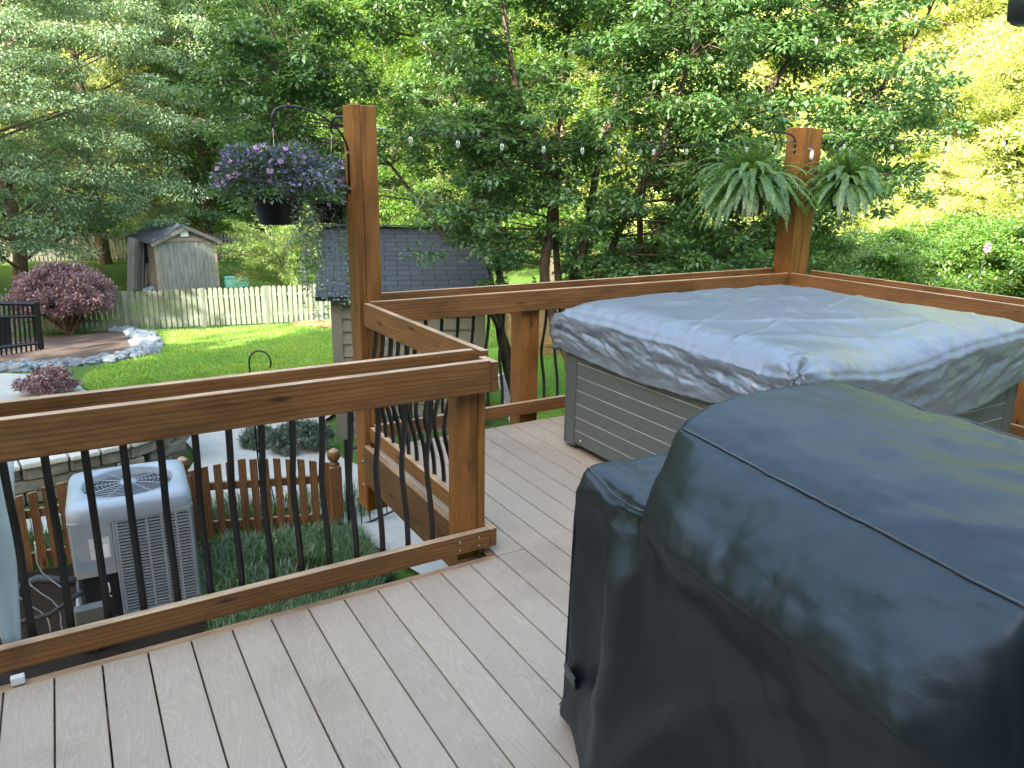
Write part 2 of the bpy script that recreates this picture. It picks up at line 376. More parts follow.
def smoothpoly(P,n=6):
    out=[]; m=len(P)
    for i in range(m):
        p0,p1,p2,p3=[Vector(P[(i+k-1)%m]) for k in range(4)]
        for k in range(n):
            t=k/n; out.append(tuple(.5*((2*p1)+(-p0+p2)*t+(2*p0-5*p1+4*p2-p3)*t*t+(-p0+3*p1-3*p2+p3)*t**3)))
    return out
def patch(name,poly,mat,dz,step=.22,kind='structure'):
    """a sheet that follows the terrain, clipped to a polygon"""
    import bmesh
    bm=bmesh.new(); x0=min(p[0] for p in poly); x1=max(p[0] for p in poly); y0=min(p[1] for p in poly); y1=max(p[1] for p in poly)
    vs=[bm.verts.new((p[0],p[1],0)) for p in poly]; f=bm.faces.new(vs)
    y=y0+step*3
    while y<y1:
        bmesh.ops.bisect_plane(bm,geom=bm.verts[:]+bm.edges[:]+bm.faces[:],plane_co=(0,y,0),plane_no=(0,1,0)); y+=step*3
    x=x0+step*3
    while x<x1:
        bmesh.ops.bisect_plane(bm,geom=bm.verts[:]+bm.edges[:]+bm.faces[:],plane_co=(x,0,0),plane_no=(1,0,0)); x+=step*3
    for v in bm.verts: v.co.z=gz(v.co.x,v.co.y)+dz
    bmesh.ops.recalc_face_normals(bm,faces=bm.faces)
    me=bpy.data.meshes.new(name); bm.to_mesh(me); bm.free()
    if me.polygons and me.polygons[0].normal.z<0: me.flip_normals()
    me.materials.append(mat); o=link(name,me); return tag(o,kind=kind)
def P2(*uv): return [tuple(onground(u,v).xy) for u,v in uv]
lawn_poly=smoothpoly(P2((118,328),(141,335),(152,348),(142,358),(110,366),(88,375),(82,388),(110,394),(190,392))+[(2.6,13.2),(3.6,12.3),(4.6,12),(5.2,10.6),(4.9,8),(3.9,6.4),(3.6,5.0),(6.0,4.8),(6.6,3.5),(9,2),(17,3),(24,9),(20,17),(13,19.5),(9,20.2),(6.3,21.0)]+P2((250,328),(180,331)),5)
patch('lawn',lawn_poly,M['lawn'],.03)
EDGE=P2((118,329),(141,336),(151,348),(138,357),(100,363),(55,367),(8,371),(-60,376))
bed_poly=smoothpoly(EDGE+[(-9,18),(-7,23.5),(-3,23.2),(.2,22.4)],5)
patch('mulch_bed',bed_poly,M['mulch'],.045)
patch('clay_patch',smoothpoly(P2((290,326),(310,322),(335,322),(360,326),(350,331),(320,329)),4),M['clay'],.06)
path_poly=smoothpoly([(-5,16.2)]+P2((-30,379),(20,377),(55,379),(78,385),(96,396))+[(1.6,12.3),(3,11.5),(3.1,10.2),(2.45,9.3),(2.35,8.6),(2.45,7.4),(2.7,6.2),(2.9,5.0),(2.2,4.7),(1.85,5.9),(1.4,6.7),(.6,7.0),(-.8,7.1),(-.9,7.6),(.6,7.9),(1.05,9.3),(.6,10.8),(-.8,11.8),(-5,12.0)],5)
patch('concrete_path',path_poly,M['concrete'],.06)
patch('planting_bed',[(-3,2.0),(-3,6.45),(.2,6.42),(1.75,6.1),(1.9,5.4),(1.9,2.0)],M['darkmulch'],.02)

# ------------------------------------------------------------------ foliage helpers
def leaves(P,size,dirs=None,flat=.35,aspect=.42,fold=.25,droop=0,seed=1,jit=.35):
    """rhombic folded leaves at points P; returns V,F (two triangles each sharing the midrib)"""
    r=np.random.RandomState(seed); n=len(P); P=np.asarray(P)
    size=size*(1+jit*(r.rand(n)*2-1))
    if dirs is None:
        th=r.rand(n)*2*PI; D=np.stack([np.cos(th),np.sin(th),r.randn(n)*.35-droop],1)
    else: D=np.asarray(dirs)+r.randn(n,3)*.35; D[:,2]-=droop
    D/=np.linalg.norm(D,axis=1)[:,None]+1e-9
    U=np.stack([r.randn(n)*flat,r.randn(n)*flat,np.ones(n)],1)
    S=np.cross(D,U); S/=np.linalg.norm(S,axis=1)[:,None]+1e-9; Nn=np.cross(S,D)
    L=size[:,None]; W=L*aspect*.5
    a=P; b=P+D*L*.5+S*W+Nn*W*fold; c=P+D*L-Nn*L*.08; d=P+D*L*.5-S*W+Nn*W*fold
    V=np.stack([a,b,c,d],1).reshape(-1,3); i=np.arange(n)*4
    F=np.stack([np.stack([i,i+1,i+2],1),np.stack([i,i+2,i+3],1)],1).reshape(-1,3)
    return V,F
def leafobj(name,P,size,mat,parent=None,loc=(0,0,0),**k):
    V,F=leaves(P,size,**k); return link(name,mesh_np(name,V,F,mat),parent,loc)
def blades(P,h,w,lean=.5,seed=1):
    r=np.random.RandomState(seed); n=len(P); P=np.asarray(P); th=r.rand(n)*2*PI; H=h*(.6+.6*r.rand(n)); l=lean*H*r.rand(n)
    dx=np.stack([np.cos(th),np.sin(th),np.zeros(n)],1); px=np.stack([-np.sin(th),np.cos(th),np.zeros(n)],1)*w/2
    Z=np.array([0,0,1.])
    m=P+dx*(l*.35)[:,None]+Z*(H*.65)[:,None]; t=P+dx*l[:,None]+Z*(H*(1-.4*lean*r.rand(n)))[:,None]
    V=np.stack([P-px,P+px,m+px*.8,m-px*.8,t],1).reshape(-1,3); i=np.arange(n)*5
    F=np.concatenate([np.stack([i,i+1,i+2],1),np.stack([i,i+2,i+3],1),np.stack([i+3,i+2,i+4],1)],0); return V,F
def clustered(centres,radii,n,flat=.5,seed=1,shell=.5):
    """n points in ellipsoidal clumps round centres, biased to the upper shell"""
    r=np.random.RandomState(seed); C0=np.asarray(centres); R0=np.asarray(radii); k=r.randint(0,len(C0),n)
    d=r.randn(n,3); d/=np.linalg.norm(d,axis=1)[:,None]; rr=(shell+(1-shell)*r.rand(n))*r.rand(n)**.2
    p=d*rr[:,None]*R0[k][:,None]; p[:,2]*=flat; return C0[k]+p,d
def tree_mesh(seed,h,cr,nleaf,leaf,mat,bark,low=.18,flat=.45,ncl=120,trunk=.22,droop=.15,clr=.2,stems=None,up=.35):
    """tapered trunk with limbs, crown of leaf clumps at the limb ends. Returns (crown mesh, trunk mesh)"""
    r=random.Random(seed); m=MB(); cl=[]; rad=[]
    base=Vector((0,0,0)); top=Vector((r.uniform(-.5,.5),r.uniform(-.5,.5),h*.92))
    pts=[base+(top-base)*t+Vector((r.uniform(-1,1),r.uniform(-1,1),0))*.12*h*.15 for t in [0,.15,.3,.5,.7,.85,1]]; pts[0]=base
    m.tube([pts[0]+Vector((0,0,-.3))]+pts[1:],[trunk*1.3,trunk,trunk*.9,trunk*.7,trunk*.45,trunk*.25,trunk*.08],8)
    for i in range(ncl):
        t=low+(1-low)*((i+.5)/ncl)**.9; k=t*(len(pts)-1); a=int(min(k,len(pts)-2)); st=pts[a].lerp(pts[a+1],k-a)
        prof=math.sin(PI*min(1,max(0.02,(t-low*.6)/(1.02-low*.6)))**.75)**.6
        th=i*2.399+r.uniform(-.4,.4); L=cr*prof*r.uniform(.45,1.05)
        e=st+Vector((math.cos(th)*L,math.sin(th)*L,L*up*r.uniform(-.3,1.2)))
        if i%3==0: 
            md=st.lerp(e,.5)+Vector((0,0,L*.08)); st2=st-Vector((0,0,min(.6,L*.2)))
            m.tube([st2,md,e],[trunk*.28*(1-t*.7)+.015,trunk*.16*(1-t*.6)+.01,.01],5,False)
        cl.append(tuple(e)); rad.append(cr*clr*r.uniform(.7,1.35)); 
        if L>cr*.4: cl.append(tuple(st.lerp(e,.55)+Vector((r.uniform(-.4,.4),r.uniform(-.4,.4),.2)))); rad.append(cr*clr*r.uniform(.6,1))
    P,D=clustered(cl,rad,nleaf,flat,seed,.55)
    V,F=leaves(P,leaf,dirs=D*np.array([1,1,.3]),seed=seed,droop=droop,aspect=.55)
    me=bpy.data.meshes.new('trunk'); me.from_pydata(m.v,[],m.f); me.materials.append(bark)
    for p in me.polygons: p.use_smooth=True
    return mesh_np('crown',V,F,mat),me
def place_tree(name,meshes,p,label,cat='tree',group=None,rz=0,s=1,sz=None):
    o=empty(name,p,label,cat,group,rz); o.scale=(s,s,sz or s)
    link('crown',meshes[0],o); link('trunk',meshes[1],o); return o

# ------------------------------------------------------------------ deck
dk=MB(); X0,PT=-.3463,.1445
GAP=.0055
for i in range(-10,60):
    a=X0+PT*(i-1)+GAP/2; b=X0+PT*i-GAP/2
    if a>6.0: break
    y1=2.672 if (a+b)/2<1.53 else 4.275
    if i==14:
        yj=onz(538,545,0).y
        dk.box(a,b,-1.6,yj-.002,-.025,0).box(a,b,yj+.002,y1,-.025,0)
    else: dk.box(a,b,-1.6,y1,-.025,0)
deck=dk.build('deck',M['deck'],bevel=.003,seg=2); tag(deck,kind='structure')
def fas(n,p0,p1,h,t): return board(n,deck,p0,p1,h,t,M['fascia'])
fas('nosing',(-1.8,2.695,-.035),(1.53,2.695,-.035),.03,.042)
fas('fascia',(-1.8,2.70,-.29),(1.50,2.70,-.29),.24,.036)
fas('fascia',(1.516,2.72,-.26),(1.516,4.36,-.26),.255,.036)
fas('fascia',(1.54,4.30,-.28),(5.62,4.30,-.28),.265,.036)
fas('fascia',(5.66,-1.6,-.28),(5.66,4.5,-.28),.265,.036)
for x,y in ((1.3,2.4),(4.9,4.1),(5.5,4.1),(3.2,4.1),(0,2.4),(5.5,1),(3.2,1)):
    vpost('support_post',deck,x-.07,x+.07,y-.07,y+.07,-1.5,-.03,M['fascia'])

def baluster_mesh():
    m=MB(); pts=[]
    for k in range(22):
        t=k/21; z=.80*t; b=.052*math.exp(-((t-.50)/.20)**2)
        pts.append((0,b,z+.045))
    m.tube(pts,.0125,4); me=bpy.data.meshes.new('baluster'); me.from_pydata(m.v,[],m.f); me.materials.append(M['black']); return me
BAL=baluster_mesh()
def rail_thing(loc,label): return empty('deck_railing',loc,label,'railing','timber and black baluster railings round the deck')
# near section
r1=rail_thing((0,2.74,0),'long cedar railing with black bowed balusters in front of the air conditioner')
L1=-2.6
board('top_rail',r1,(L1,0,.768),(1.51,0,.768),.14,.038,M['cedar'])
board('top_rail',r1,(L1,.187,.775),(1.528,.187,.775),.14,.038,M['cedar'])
board('bottom_rail',r1,(L1,0,.033),(1.51,0,.033),.089,.038,M['cedar'])
board('rail_end_cap',r1,(1.53,-.018,.764),(1.53,.10,.764),.136,.038,M['cedar'])
board('rail_end_cap',r1,(1.53,-.018,.032),(1.53,.10,.032),.089,.038,M['cedar'])
vpost('post',r1,1.368,1.468,.021,.112,-.02,.86,M['cedar_post'])
vpost('post',r1,1.4695,1.508,.021,.112,-.02,.86,M['cedar_post'])
vpost('post',r1,-2.3,-2.15,.021,.166,-.02,.90,M['cedar_post'])
for k in range(-19,14): link('baluster',BAL,r1,(-.25+.1155*k,.033,.005))
for x,z in ((1.36,.055),(1.36,.095),(1.455,.055),(1.455,.095)): MB().tube([(x,-.019,z),(x,-.024,z)],[.006,.004],8).build('bolt_head',M['silver'],r1)
# side section
r2=rail_thing((1.55,2.93,0),'short cedar railing running from the corner post back to the tall post')
board('top_rail',r2,(.020,-.045,.772),(-.012,1.395,.772),.14,.038,M['cedar'])
board('bottom_rail',r2,(0,0,.033),(0,1.395,.033),.089,.038,M['cedar'])
for k in range(12):
    o=link('baluster',BAL,r2,(.028-.002*k,.06+.112*k,.005),(0,0,PI/2))
# far section
r3=rail_thing((3.4,4.35,0),'cedar railing along the far deck edge behind the hot tub')
ny=lambda y: y-4.35
board('top_rail',r3,(1.57-3.4,0,.775),(5.293-3.4,0,.768),.14,.038,M['cedar'])
board('top_rail',r3,(1.70-3.4,.21,.79),(5.33-3.4,.21,.785),.14,.038,M['cedar'])
board('bottom_rail',r3,(1.57-3.4,0,.036),(5.293-3.4,0,.036),.089,.038,M['cedar'])
vpost('post',r3,2.665-3.4,2.81-3.4,.021,.166,-.25,.86,M['cedar_post'])
vpost('post',r3,3.95-3.4,4.10-3.4,.021,.166,-.25,.86,M['cedar_post'])
for k in range(31):
    x=1.72+.1155*k
    if not(2.63<x<2.85 or 3.92<x<4.13): link('baluster',BAL,r3,(x-3.4,.033,.005))
# right section
r4=rail_thing((5.45,1.4,0),'cedar railing along the right side of the deck past the hot tub')
board('top_rail',r4,(5.314-5.45,2.93,.768),(5.314-5.45,-3.0,.768),.14,.038,M['cedar'])
board('top_rail',r4,(5.60-5.45,2.96,.775),(5.60-5.45,-3.0,.775),.14,.038,M['cedar'])
board('bottom_rail',r4,(5.314-5.45,2.93,.036),(5.314-5.45,-3.0,.036),.089,.038,M['cedar'])
vpost('post',r4,5.34-5.45,5.48-5.45,.9,1.05,-.25,.90,M['cedar_post'])
vpost('post',r4,5.34-5.45,5.48-5.45,-1.0,-.85,-.25,.90,M['cedar_post'])
for k in range(48):
    y=2.7-.1155*k
    if not(.86<y<1.09 or -1.04<y<-.81): link('baluster',BAL,r4,(-.10,y,.005),(0,0,-PI/2))
# tall posts
def tallpost(x0,x1,y0,y1,z0,z1,label,split):
    t=empty('timber_post',((x0+x1)/2,(y0+y1)/2,z0),label,'post','tall posts carrying the string lights'); L=Vector(t.location)
    sx=x0+(x1-x0)*split
    vpost('post_timber',t,x0-L.x,sx-.0006-L.x,y0-L.y,y1-L.y,0,z1-z0,M['cedar_post'])
    vpost('post_timber',t,sx+.0006-L.x,x1-L.x,y0-L.y+.001,y1-L.y,0,z1-z0-.004,M['cedar_post'])
    return t
p1=tallpost(1.512,1.657,4.372,4.545,-.47,2.045,'tall stained post left of centre carrying the purple flower baskets',.32)
for z in (.17,.33): MB().tube([(-.0725,-.03,z),(-.079,-.03,z)],[.011,.009],8).build('bolt_head',M['silver'],p1)
p2=tallpost(5.334,5.565,4.372,4.55,-.3,2.085,'tall stained post at the far right deck corner between the hanging ferns',.5)

# ------------------------------------------------------------------ hot tub
tub=empty('hot_tub',(3.63,2.95,0),'square hot tub with grey plank-look sides standing on the deck','hot tub')
hx0,hx1,hy0,hy1=2.625-3.63,4.58-3.63,2.07-2.95,3.79-2.95
MB().box(hx0+.05,hx1-.05,hy0+.05,hy1-.05,.0,.06).build('base',M['dark_plastic'],tub,bevel=.01)
MB().box(hx0+.06,hx1-.06,hy0+.06,hy1-.06,.06,.72).build('shell',M['dark_plastic'],tub,bevel=.01)
def clad(ax,pos,a0,a1,sgn):
    m=MB(); n=8; H=(.745-.055)/n
    s=MB()
    for k in range(n):
        z0=.055+k*H; z1=z0+H-.0035
        if ax=='x': m.box(min(pos,pos-sgn*.02),max(pos,pos-sgn*.02),a0,a1,z0,z1)
        else: m.box(a0,a1,min(pos,pos-sgn*.02),max(pos,pos-sgn*.02),z0,z1)
        if k:
            zz=z0-.004
            if ax=='x': s.box(min(pos+sgn*.0015,pos-sgn*.015),max(pos+sgn*.0015,pos-sgn*.015),a0,a1,zz,zz+.0045)
            else: s.box(a0,a1,min(pos+sgn*.0015,pos-sgn*.015),max(pos+sgn*.0015,pos-sgn*.015),zz,zz+.0045)
    o=m.build('side_panel',M['tub'],tub,bevel=.002); s.build('panel_seam',M['seam'],o)
clad('x',hx0,hy0+.09,hy1-.15,-1); clad('y',hy0,hx0+.15,hx1-.12,-1); clad('x',hx1,hy0+.15,hy1-.15,1); clad('y',hy1,hx0+.15,hx1-.15,1)
def corner(x,y,sx,sy):
    pr=[]; r=.05
    m=MB(); a=.145
    # L-shaped ribbed trim
    m.box(min(x+sx*.003,x-sx*.03),max(x+sx*.003,x-sx*.03),min(y-sy*.05,y-sy*a),max(y-sy*.05,y-sy*a),.03,.745)
    m.box(min(x-sx*.05,x-sx*a),max(x-sx*.05,x-sx*a),min(y+sy*.003,y-sy*.03),max(y+sy*.003,y-sy*.03),.03,.745)
    c=(x-sx*.05,y-sy*.05)
    poly=[(c[0]+sx*.053*math.cos(t),c[1]+sy*.053*math.sin(t)) for t in np.linspace(0,PI/2,6)]+[c]
    if sx*sy<0: poly=poly[::-1]
    m.prism(poly,.03,.745)
    m.build('corner_trim',M['tubtrim'],tub,bevel=.008)
for a,b,c,d in ((hx0,hy0,-1,-1),(hx0,hy1,-1,1),(hx1,hy0,1,-1),(hx1,hy1,1,1)): corner(a,b,c,d)
MB().tube([(hx0-.004,hy1-.22,.09),(hx0-.010,hy1-.22,.09)],.005,8).build('screw',M['white'],tub)

def fbm(x,y,z=0,o=4,s=1):
    return noise.fractal(Vector((x*s,y*s,z)),.55,2.1,o)
def sm(a,b,x): t=max(0,min(1,(x-a)/(b-a))); return t*t*(3-2*t)
def drape_tub():
    n=300; X0,X1,Y0,Y1=hx0-.004,hx1+.03,hy0-.03,hy1+.03; cx,cy=(X0+X1)/2,(Y0+Y1)/2; ax,ay=(X1-X0)/2,(Y1-Y0)/2
    sk=.34; V=[]
    ra=np.linspace(-(1+sk),1+sk,n)
    for b in ra:
        for a in ra:
            A=max(-1,min(1,a)); B=max(-1,min(1,b)); ea=max(0,abs(a)-1); eb=max(0,abs(b)-1); e=max(ea,eb)
            x=cx+A*ax; y=cy+B*ay
            # top: puffed in the middle with drawn folds
            puff=(1-abs(A)**16)*(1-abs(B)**14)
            edge=min(1-abs(A),1-abs(B))
            z=.862+.080*puff+.03*max(0,A)*(1-puff)
            z-=.065*math.exp(-((x-(cx-.30))/.42)**2)*sm(-.2,-1,B)
            e5=min(1,edge*6)
            z+=.007*fbm(x,y,.3,3,1.6)*e5
            f1=noise.noise(Vector((x*1.0+y*2.6,y*.5-x*.35,5))); z+=.006*max(0,1-abs(f1)*4.5)**1.5*e5
            f2=noise.noise(Vector((x*3.1-y*1.1,x*.4+y*.5,9))); z+=.005*max(0,1-abs(f2)*4)**1.5*e5
            f3=noise.noise(Vector((x*1.4-y*3.1,x*.9,2))); z+=.006*max(0,1-abs(f3)*8)
            z+=.006*fbm(x,y,2,4,10)*sm(.22,.02,edge)
            rr=.018    # rounded rim
            if edge<rr/ax: z-=.010*(1-edge*ax/rr)**2
            nx=ny_=0
            if e>0:
                nx=(1 if a>0 else -1)*(1 if ea>0 else 0); ny_=(1 if b>0 else -1)*(1 if eb>0 else 0)
                hem=.235+.03*math.sin(3*(x if ny_ else y))+.012*fbm(x,y,7,2,4)
                if a<0 and eb==0: hem=.235+.015*math.sin(y*4+1)
                if b<0 and ea==0: hem=.27+.04*math.exp(-((x-.35)/.5)**2)+.02*math.sin(x*5)-.045*max(0,x-.45)
                t=e/sk; z=z-hem*t
                along=y if nx and not ny_ else x
                rip=.008*math.sin(along*11+4*fbm(along,t,1,2,2)+t*3.5)+.012*fbm(along*.9+t*.4,t*.6+3,4,3,4.0)+.007*(1-abs(noise.noise(Vector((along*5+t*2.2,t*1.8,2))))*4 if abs(noise.noise(Vector((along*5+t*2.2,t*1.8,2))))<.25 else 0)+.003*fbm(along,t*.5,8,3,16)
                wv=(.35+.65*math.sin(PI*min(1,t*1.1)))*1.1
                out=.018+rip*wv+.012*t
                if nx and ny_: out+=.03*math.sin(PI*min(1,t+.1))+.02*math.sin(20*min(ea,eb)/sk)
                l=math.hypot(nx,ny_); x+=nx/l*out; y+=ny_/l*out
                # slanted pull folds towards the corners
            V.append((x,y,z))
    # bunched knot at the near left corner
    kx,ky=X0+.02,Y0+.02
    V2=[]
    for x,y,z in V:
        d=math.hypot(x-kx,y-ky)
        if d<.33:
            f=(1-d/.33)**1.2; th=math.atan2(y-ky,x-kx)
            q=math.sin(th*8+d*20)*.014*f+.02*f*fbm(x,y,z*3,3,10); x-=q*.7+.012*f; y-=q*.7+.012*f; z+=q*.8
        V2.append((x,y,z))
    F=[(j*n+i,j*n+i+1,(j+1)*n+i+1,(j+1)*n+i) for j in range(n-1) for i in range(n-1)]
    o=link('hot_tub_cover',mesh_np('hot_tub_cover',V2,F,M['tubcover'],True),None,(3.63,2.95,0))
    m=o.modifiers.new('s','SOLIDIFY'); m.thickness=.002; m.offset=1
    return tag(o,'crinkled silver grey waterproof cover draped over the hot tub','cover')
drape_tub()

# ------------------------------------------------------------------ covered grill
GA=R(8); GD=Vector((math.sin(GA),math.cos(GA),0)); GN=Vector((GD.y,-GD.x,0)); GO=Vector((1.152,1.277,0))
HP=[(-.012,.045),(.012,.25),(.028,.5),(.022,.75),(-.014,.835),(-.012,.868),(.022,.975),(.058,1.078),(.066,1.092),(.10,1.118),(.17,1.143),(.30,1.162),(.43,1.165),(.56,1.155),(.60,1.14),(.635,1.07),(.67,.92),(.69,.7),(.70,.4),(.71,.045)]
SP=[(-.02,.045),(.0,.25),(.008,.5),(.006,.72),(.0,.80),(.005,.835),(.015,.853),(.03,.862),(.04,.866),(.08,.870),(.17,.872),(.30,.874),(.40,.876),(.50,.876),(.56,.872),(.60,.862),(.64,.84),(.66,.7),(.67,.4),(.68,.045)]
HB=[(.0,.045),(.03,.25),(.035,.5),(.005,.70),(-.065,.862),(-.088,.905),(-.062,.962),(.012,1.045),(.066,1.092)]+HP[9:]
HP=HP[:7]+[HP[7]]+[HP[8]]+HP[9:]
def prof(P,t):
    k=t*(len(P)-1); i=min(int(k),len(P)-2); f=k-i
    p0=P[max(i-1,0)];p1=P[i];p2=P[i+1];p3=P[min(i+2,len(P)-1)]
    return [.5*((2*p1[c])+(-p0[c]+p2[c])*f+(2*p0[c]-5*p1[c]+4*p2[c]-p3[c])*f*f+(-p0[c]+3*p1[c]-3*p2[c]+p3[c])*f**3) for c in (0,1)]
def sm(a,b,x): t=max(0,min(1,(x-a)/(b-a))); return t*t*(3-2*t)
SE,SN=.345,-1.30
def gsurf(s,t):
    """s: along the grill (+ far), t: round the profile (0 front hem .. 1 rear hem)"""
    endq=0
    if s>SE: endq=(s-SE)/.30; s0=SE
    elif s<SN: endq=(SN-s)/.30; s0=SN
    else: s0=s
    lag=.0+.05*max(0,.3-t)
    wgt=sm(.055,-.012,s0)*sm(-.93,-.84,s0)
    h=prof(HP,t); hb=prof(HB,t); bw=sm(.02,-.22,s0)*sm(-.95,-.78,s0)*(.82+.3*noise.noise(Vector((s0*2.3,3,1)))); h=[h[0]*(1-bw)+hb[0]*bw,h[1]*(1-bw)+hb[1]*bw]; q=prof(SP,t); u=h[0]*wgt+q[0]*(1-wgt); z=h[1]*wgt+q[1]*(1-wgt)
    front=max(0,1-t/.26); 
    # cloth bridging between hood and shelf
    if s0>0: z-=.055*math.sin(PI*min(1,s0/.33))**1.3*max(0,1-abs(t-.24)/.20)*(1 if t<.5 else .3)
    v=z/.87
    lo=min(1,max(0,t/.18)) if t<.22 else 0
    if t<.32:
        down=max(0,1-z/.87)
        # folds hanging from the shelf corner, spreading as they fall
        a=(s0-SE); f=.030*math.sin(26*(s0-.05)*(1-.45*down)+2.2*down)*sm(-.25,.15,s0)*sm(.02,.35,down+.06)
        f+=.045*down*math.sin(9*s0+1.3)+.022*down*math.sin(17*s0+4*down)+.05*down**2*sm(-.5,.1,s0)
        # diagonal crease from hood corner to lower right, and slack bulge
        dd=(z-(.87+.55*(s0-.02)))
        f-=.012*math.exp(-(dd/.09)**2)*sm(.12,-.1,s0)*sm(-.75,-.3,s0)*sm(.0,.2,down)
        f+=.016*fbm(s0,z,3,3,2.2)+.004*fbm(s0,z,3,4,7)
        n1=abs(noise.noise(Vector((s0*2.2+z*3.0,z*1.2-s0*.5,4)))); f+=.012*max(0,1-n1*5)*sm(.0,.15,down+.04)
        n2=abs(noise.noise(Vector((s0*5-z*2.5,z*2,8)))); f+=.005*max(0,1-n2*5)
        u-=f
        # slack triangle below shelf, beside the hood
        u+=.05*math.exp(-((s0-.10)/.07)**2)*math.exp(-((z-.80)/.10)**2)
    # broad dimples on the slope and top
    if .2<t<.8:
        g=.007*fbm(s0,u,1,3,3.2)+.0035*fbm(s0*.8+u,u*2,6,4,8)
        g-=.016*abs(fbm(s0*.9+u*1.3,u*.6,11,2,3.4))*sm(-.25,-.7,s0); n3=abs(noise.noise(Vector((s0*6+u*5,u*3-s0,14)))); g+=.004*max(0,1-n3*5)*sm(.55,.3,t)
        g*=sm(.2,.26,t)*sm(.8,.74,t); z+=g*(.5+.5*sm(.34,.5,t)); u-=g*1.2*sm(.5,.36,t)
    # rounded front corner of shelf end
    S=s0
    if endq>0:
        q2=min(1,endq); z=z*(1-q2)+.045*q2+0; rr=.5*(u-.33)*.0
        S=s0+(.03*math.sin(min(1,q2*6)*PI/2)+.03*q2)*(1 if s>0 else -1)
        S+=.012*math.sin(22*u)*q2
        if t<.25 : u+=.02*math.sin(min(1,q2*5)*PI/2)
    return GO+GD*S+GN*u+Vector((0,0,max(z,.03+.02*math.sin(s0*7))))
grill=empty('covered_grill',GO+GN*.3,'large barbecue grill under a black vinyl cover at the right front of the deck','grill')
def gbuild():
    ns,ntt=230,150; V=[]; L=Vector(grill.location)
    ss=np.concatenate([np.linspace(SN-.30,SN,18,endpoint=False),np.linspace(SN,SE,ns-36,endpoint=False),np.linspace(SE,SE+.30,18)])
    tt=np.linspace(0,1,ntt)
    for s in ss:
        for t in tt: V.append(tuple(gsurf(s,t)-L))
    n=ntt; F=[(j*n+i,(j+1)*n+i,(j+1)*n+i+1,j*n+i+1) for j in range(len(ss)-1) for i in range(n-1)]
    o=link('cover',mesh_np('cover',V,F,M['grill'],True),grill); o.modifiers.new('s','SOLIDIFY').thickness=.002
    # piping along the seams
    def pipe(pts,r=.0032):
        MB().tube([p-L+Vector((0,0,.002)) for p in pts],r,6).build('piping',M['piping'],grill,smooth=True)
    tS=8/19
    pipe([gsurf(s,tS)+Vector((-.002,0,.001)) for s in np.linspace(-.02,-.85,90)])
    pipe([gsurf(s,13.6/19)+Vector((0,0,.001)) for s in np.linspace(-.01,-.87,90)])
    pipe([gsurf(s,6.6/19)+Vector((-.001,0,.002)) for s in np.linspace(SE+.002,.07,40)])
    pipe([gsurf(-.005,t)+GD*.004 for t in np.linspace(tS,13.6/19,40)],.0022)
    pipe([gsurf(-.872,t)-GD*.004 for t in np.linspace(tS,13.6/19,40)],.003)
    # small fabric tab at the far lower corner
    b=gsurf(SE-.03,.045)-L
    MB().box(-.004,.004,-.03,.03,0,.07,Matrix.Translation(b+Vector((-.006,.0,-.03)))@Matrix.Rotation(.35,4,'X')@Matrix.Rotation(-.35,4,'Y')).build('strap_tab',M['dark_plastic'],grill,bevel=.002)
gbuild()

# ------------------------------------------------------------------ air conditioner
ac=empty('air_conditioner',(.2,5.66,-1.4),'grey outdoor air conditioning unit with round fan opening behind the near railing','air conditioner',rz=R(-3))
W,D,H=.37,.355,.88
MB().box(-W-.06,W+.06,-D-.06,D+.06,0,.06).build('pad',M['concrete'],ac,bevel=.008)
MB().box(-W+.03,W-.03,-D+.03,D-.03,.07,H).build('coil',M['acdark'],ac)
def louver(M4,w0,w1,z0,z1):
    m=MB(); n=30; cols=5; cw=(w1-w0)/cols
    for k in range(n):
        z=z0+(z1-z0)*(k+.5)/n
        for c in range(cols): m.box(w0+c*cw+.006,w0+(c+1)*cw-.006,-.012,.004,z-.0045,z+.0045,M4@Matrix.Translation((0,0,0)))
    for c in range(cols+1): m.box(w0+c*cw-.007,w0+c*cw+.007,-.010,.006,z0,z1,M4)
    m.box(w0-.007,w1+.007,-.014,.008,z0-.03,z0+.002,M4); m.box(w0-.007,w1+.007,-.014,.008,z1-.002,z1+.02,M4)
    m.build('louver_panel',M['acgrey'],ac)
louver(Matrix.Translation((0,-D,0)),-.10,W-.01,.10,.80)
louver(Matrix.Translation((W,0,0))@Matrix.Rotation(PI/2,4,'Z'),-D+.02,D-.02,.10,.80)
louver(Matrix.Translation((-W,0,0))@Matrix.Rotation(-PI/2,4,'Z'),-D+.02,D-.02,.10,.80)
bp=MB().box(-W,-.125,-D-.012,-D+.03,.42,.83).build('service_panel',M['acgrey'],ac,bevel=.01)
MB().box(-.27,-.15,-D-.0145,-D-.0125,.55,.70).build('data_label',M['paper'],bp)
MB().box(-.21,-.16,-D-.016,-D-.0147,.555,.65).build('data_label',M['white'],bp)
MB().box(-W+.03,-.135,-D+.02,-D+.10,.06,.42).build('valve_recess',M['dark_plastic'],ac)
MB().box(-.125,-.108,-D-.010,-D+.03,.07,.83).build('corner_frame',M['acgrey'],ac,bevel=.004)
MB().tube([(-.19,-D-.005,.36),(-.185,-D-.02,.31),(-.20,-D-.02,.28),(-.18,-D-.02,.26)],.004,6).build('wire_loop',M['white'],ac)
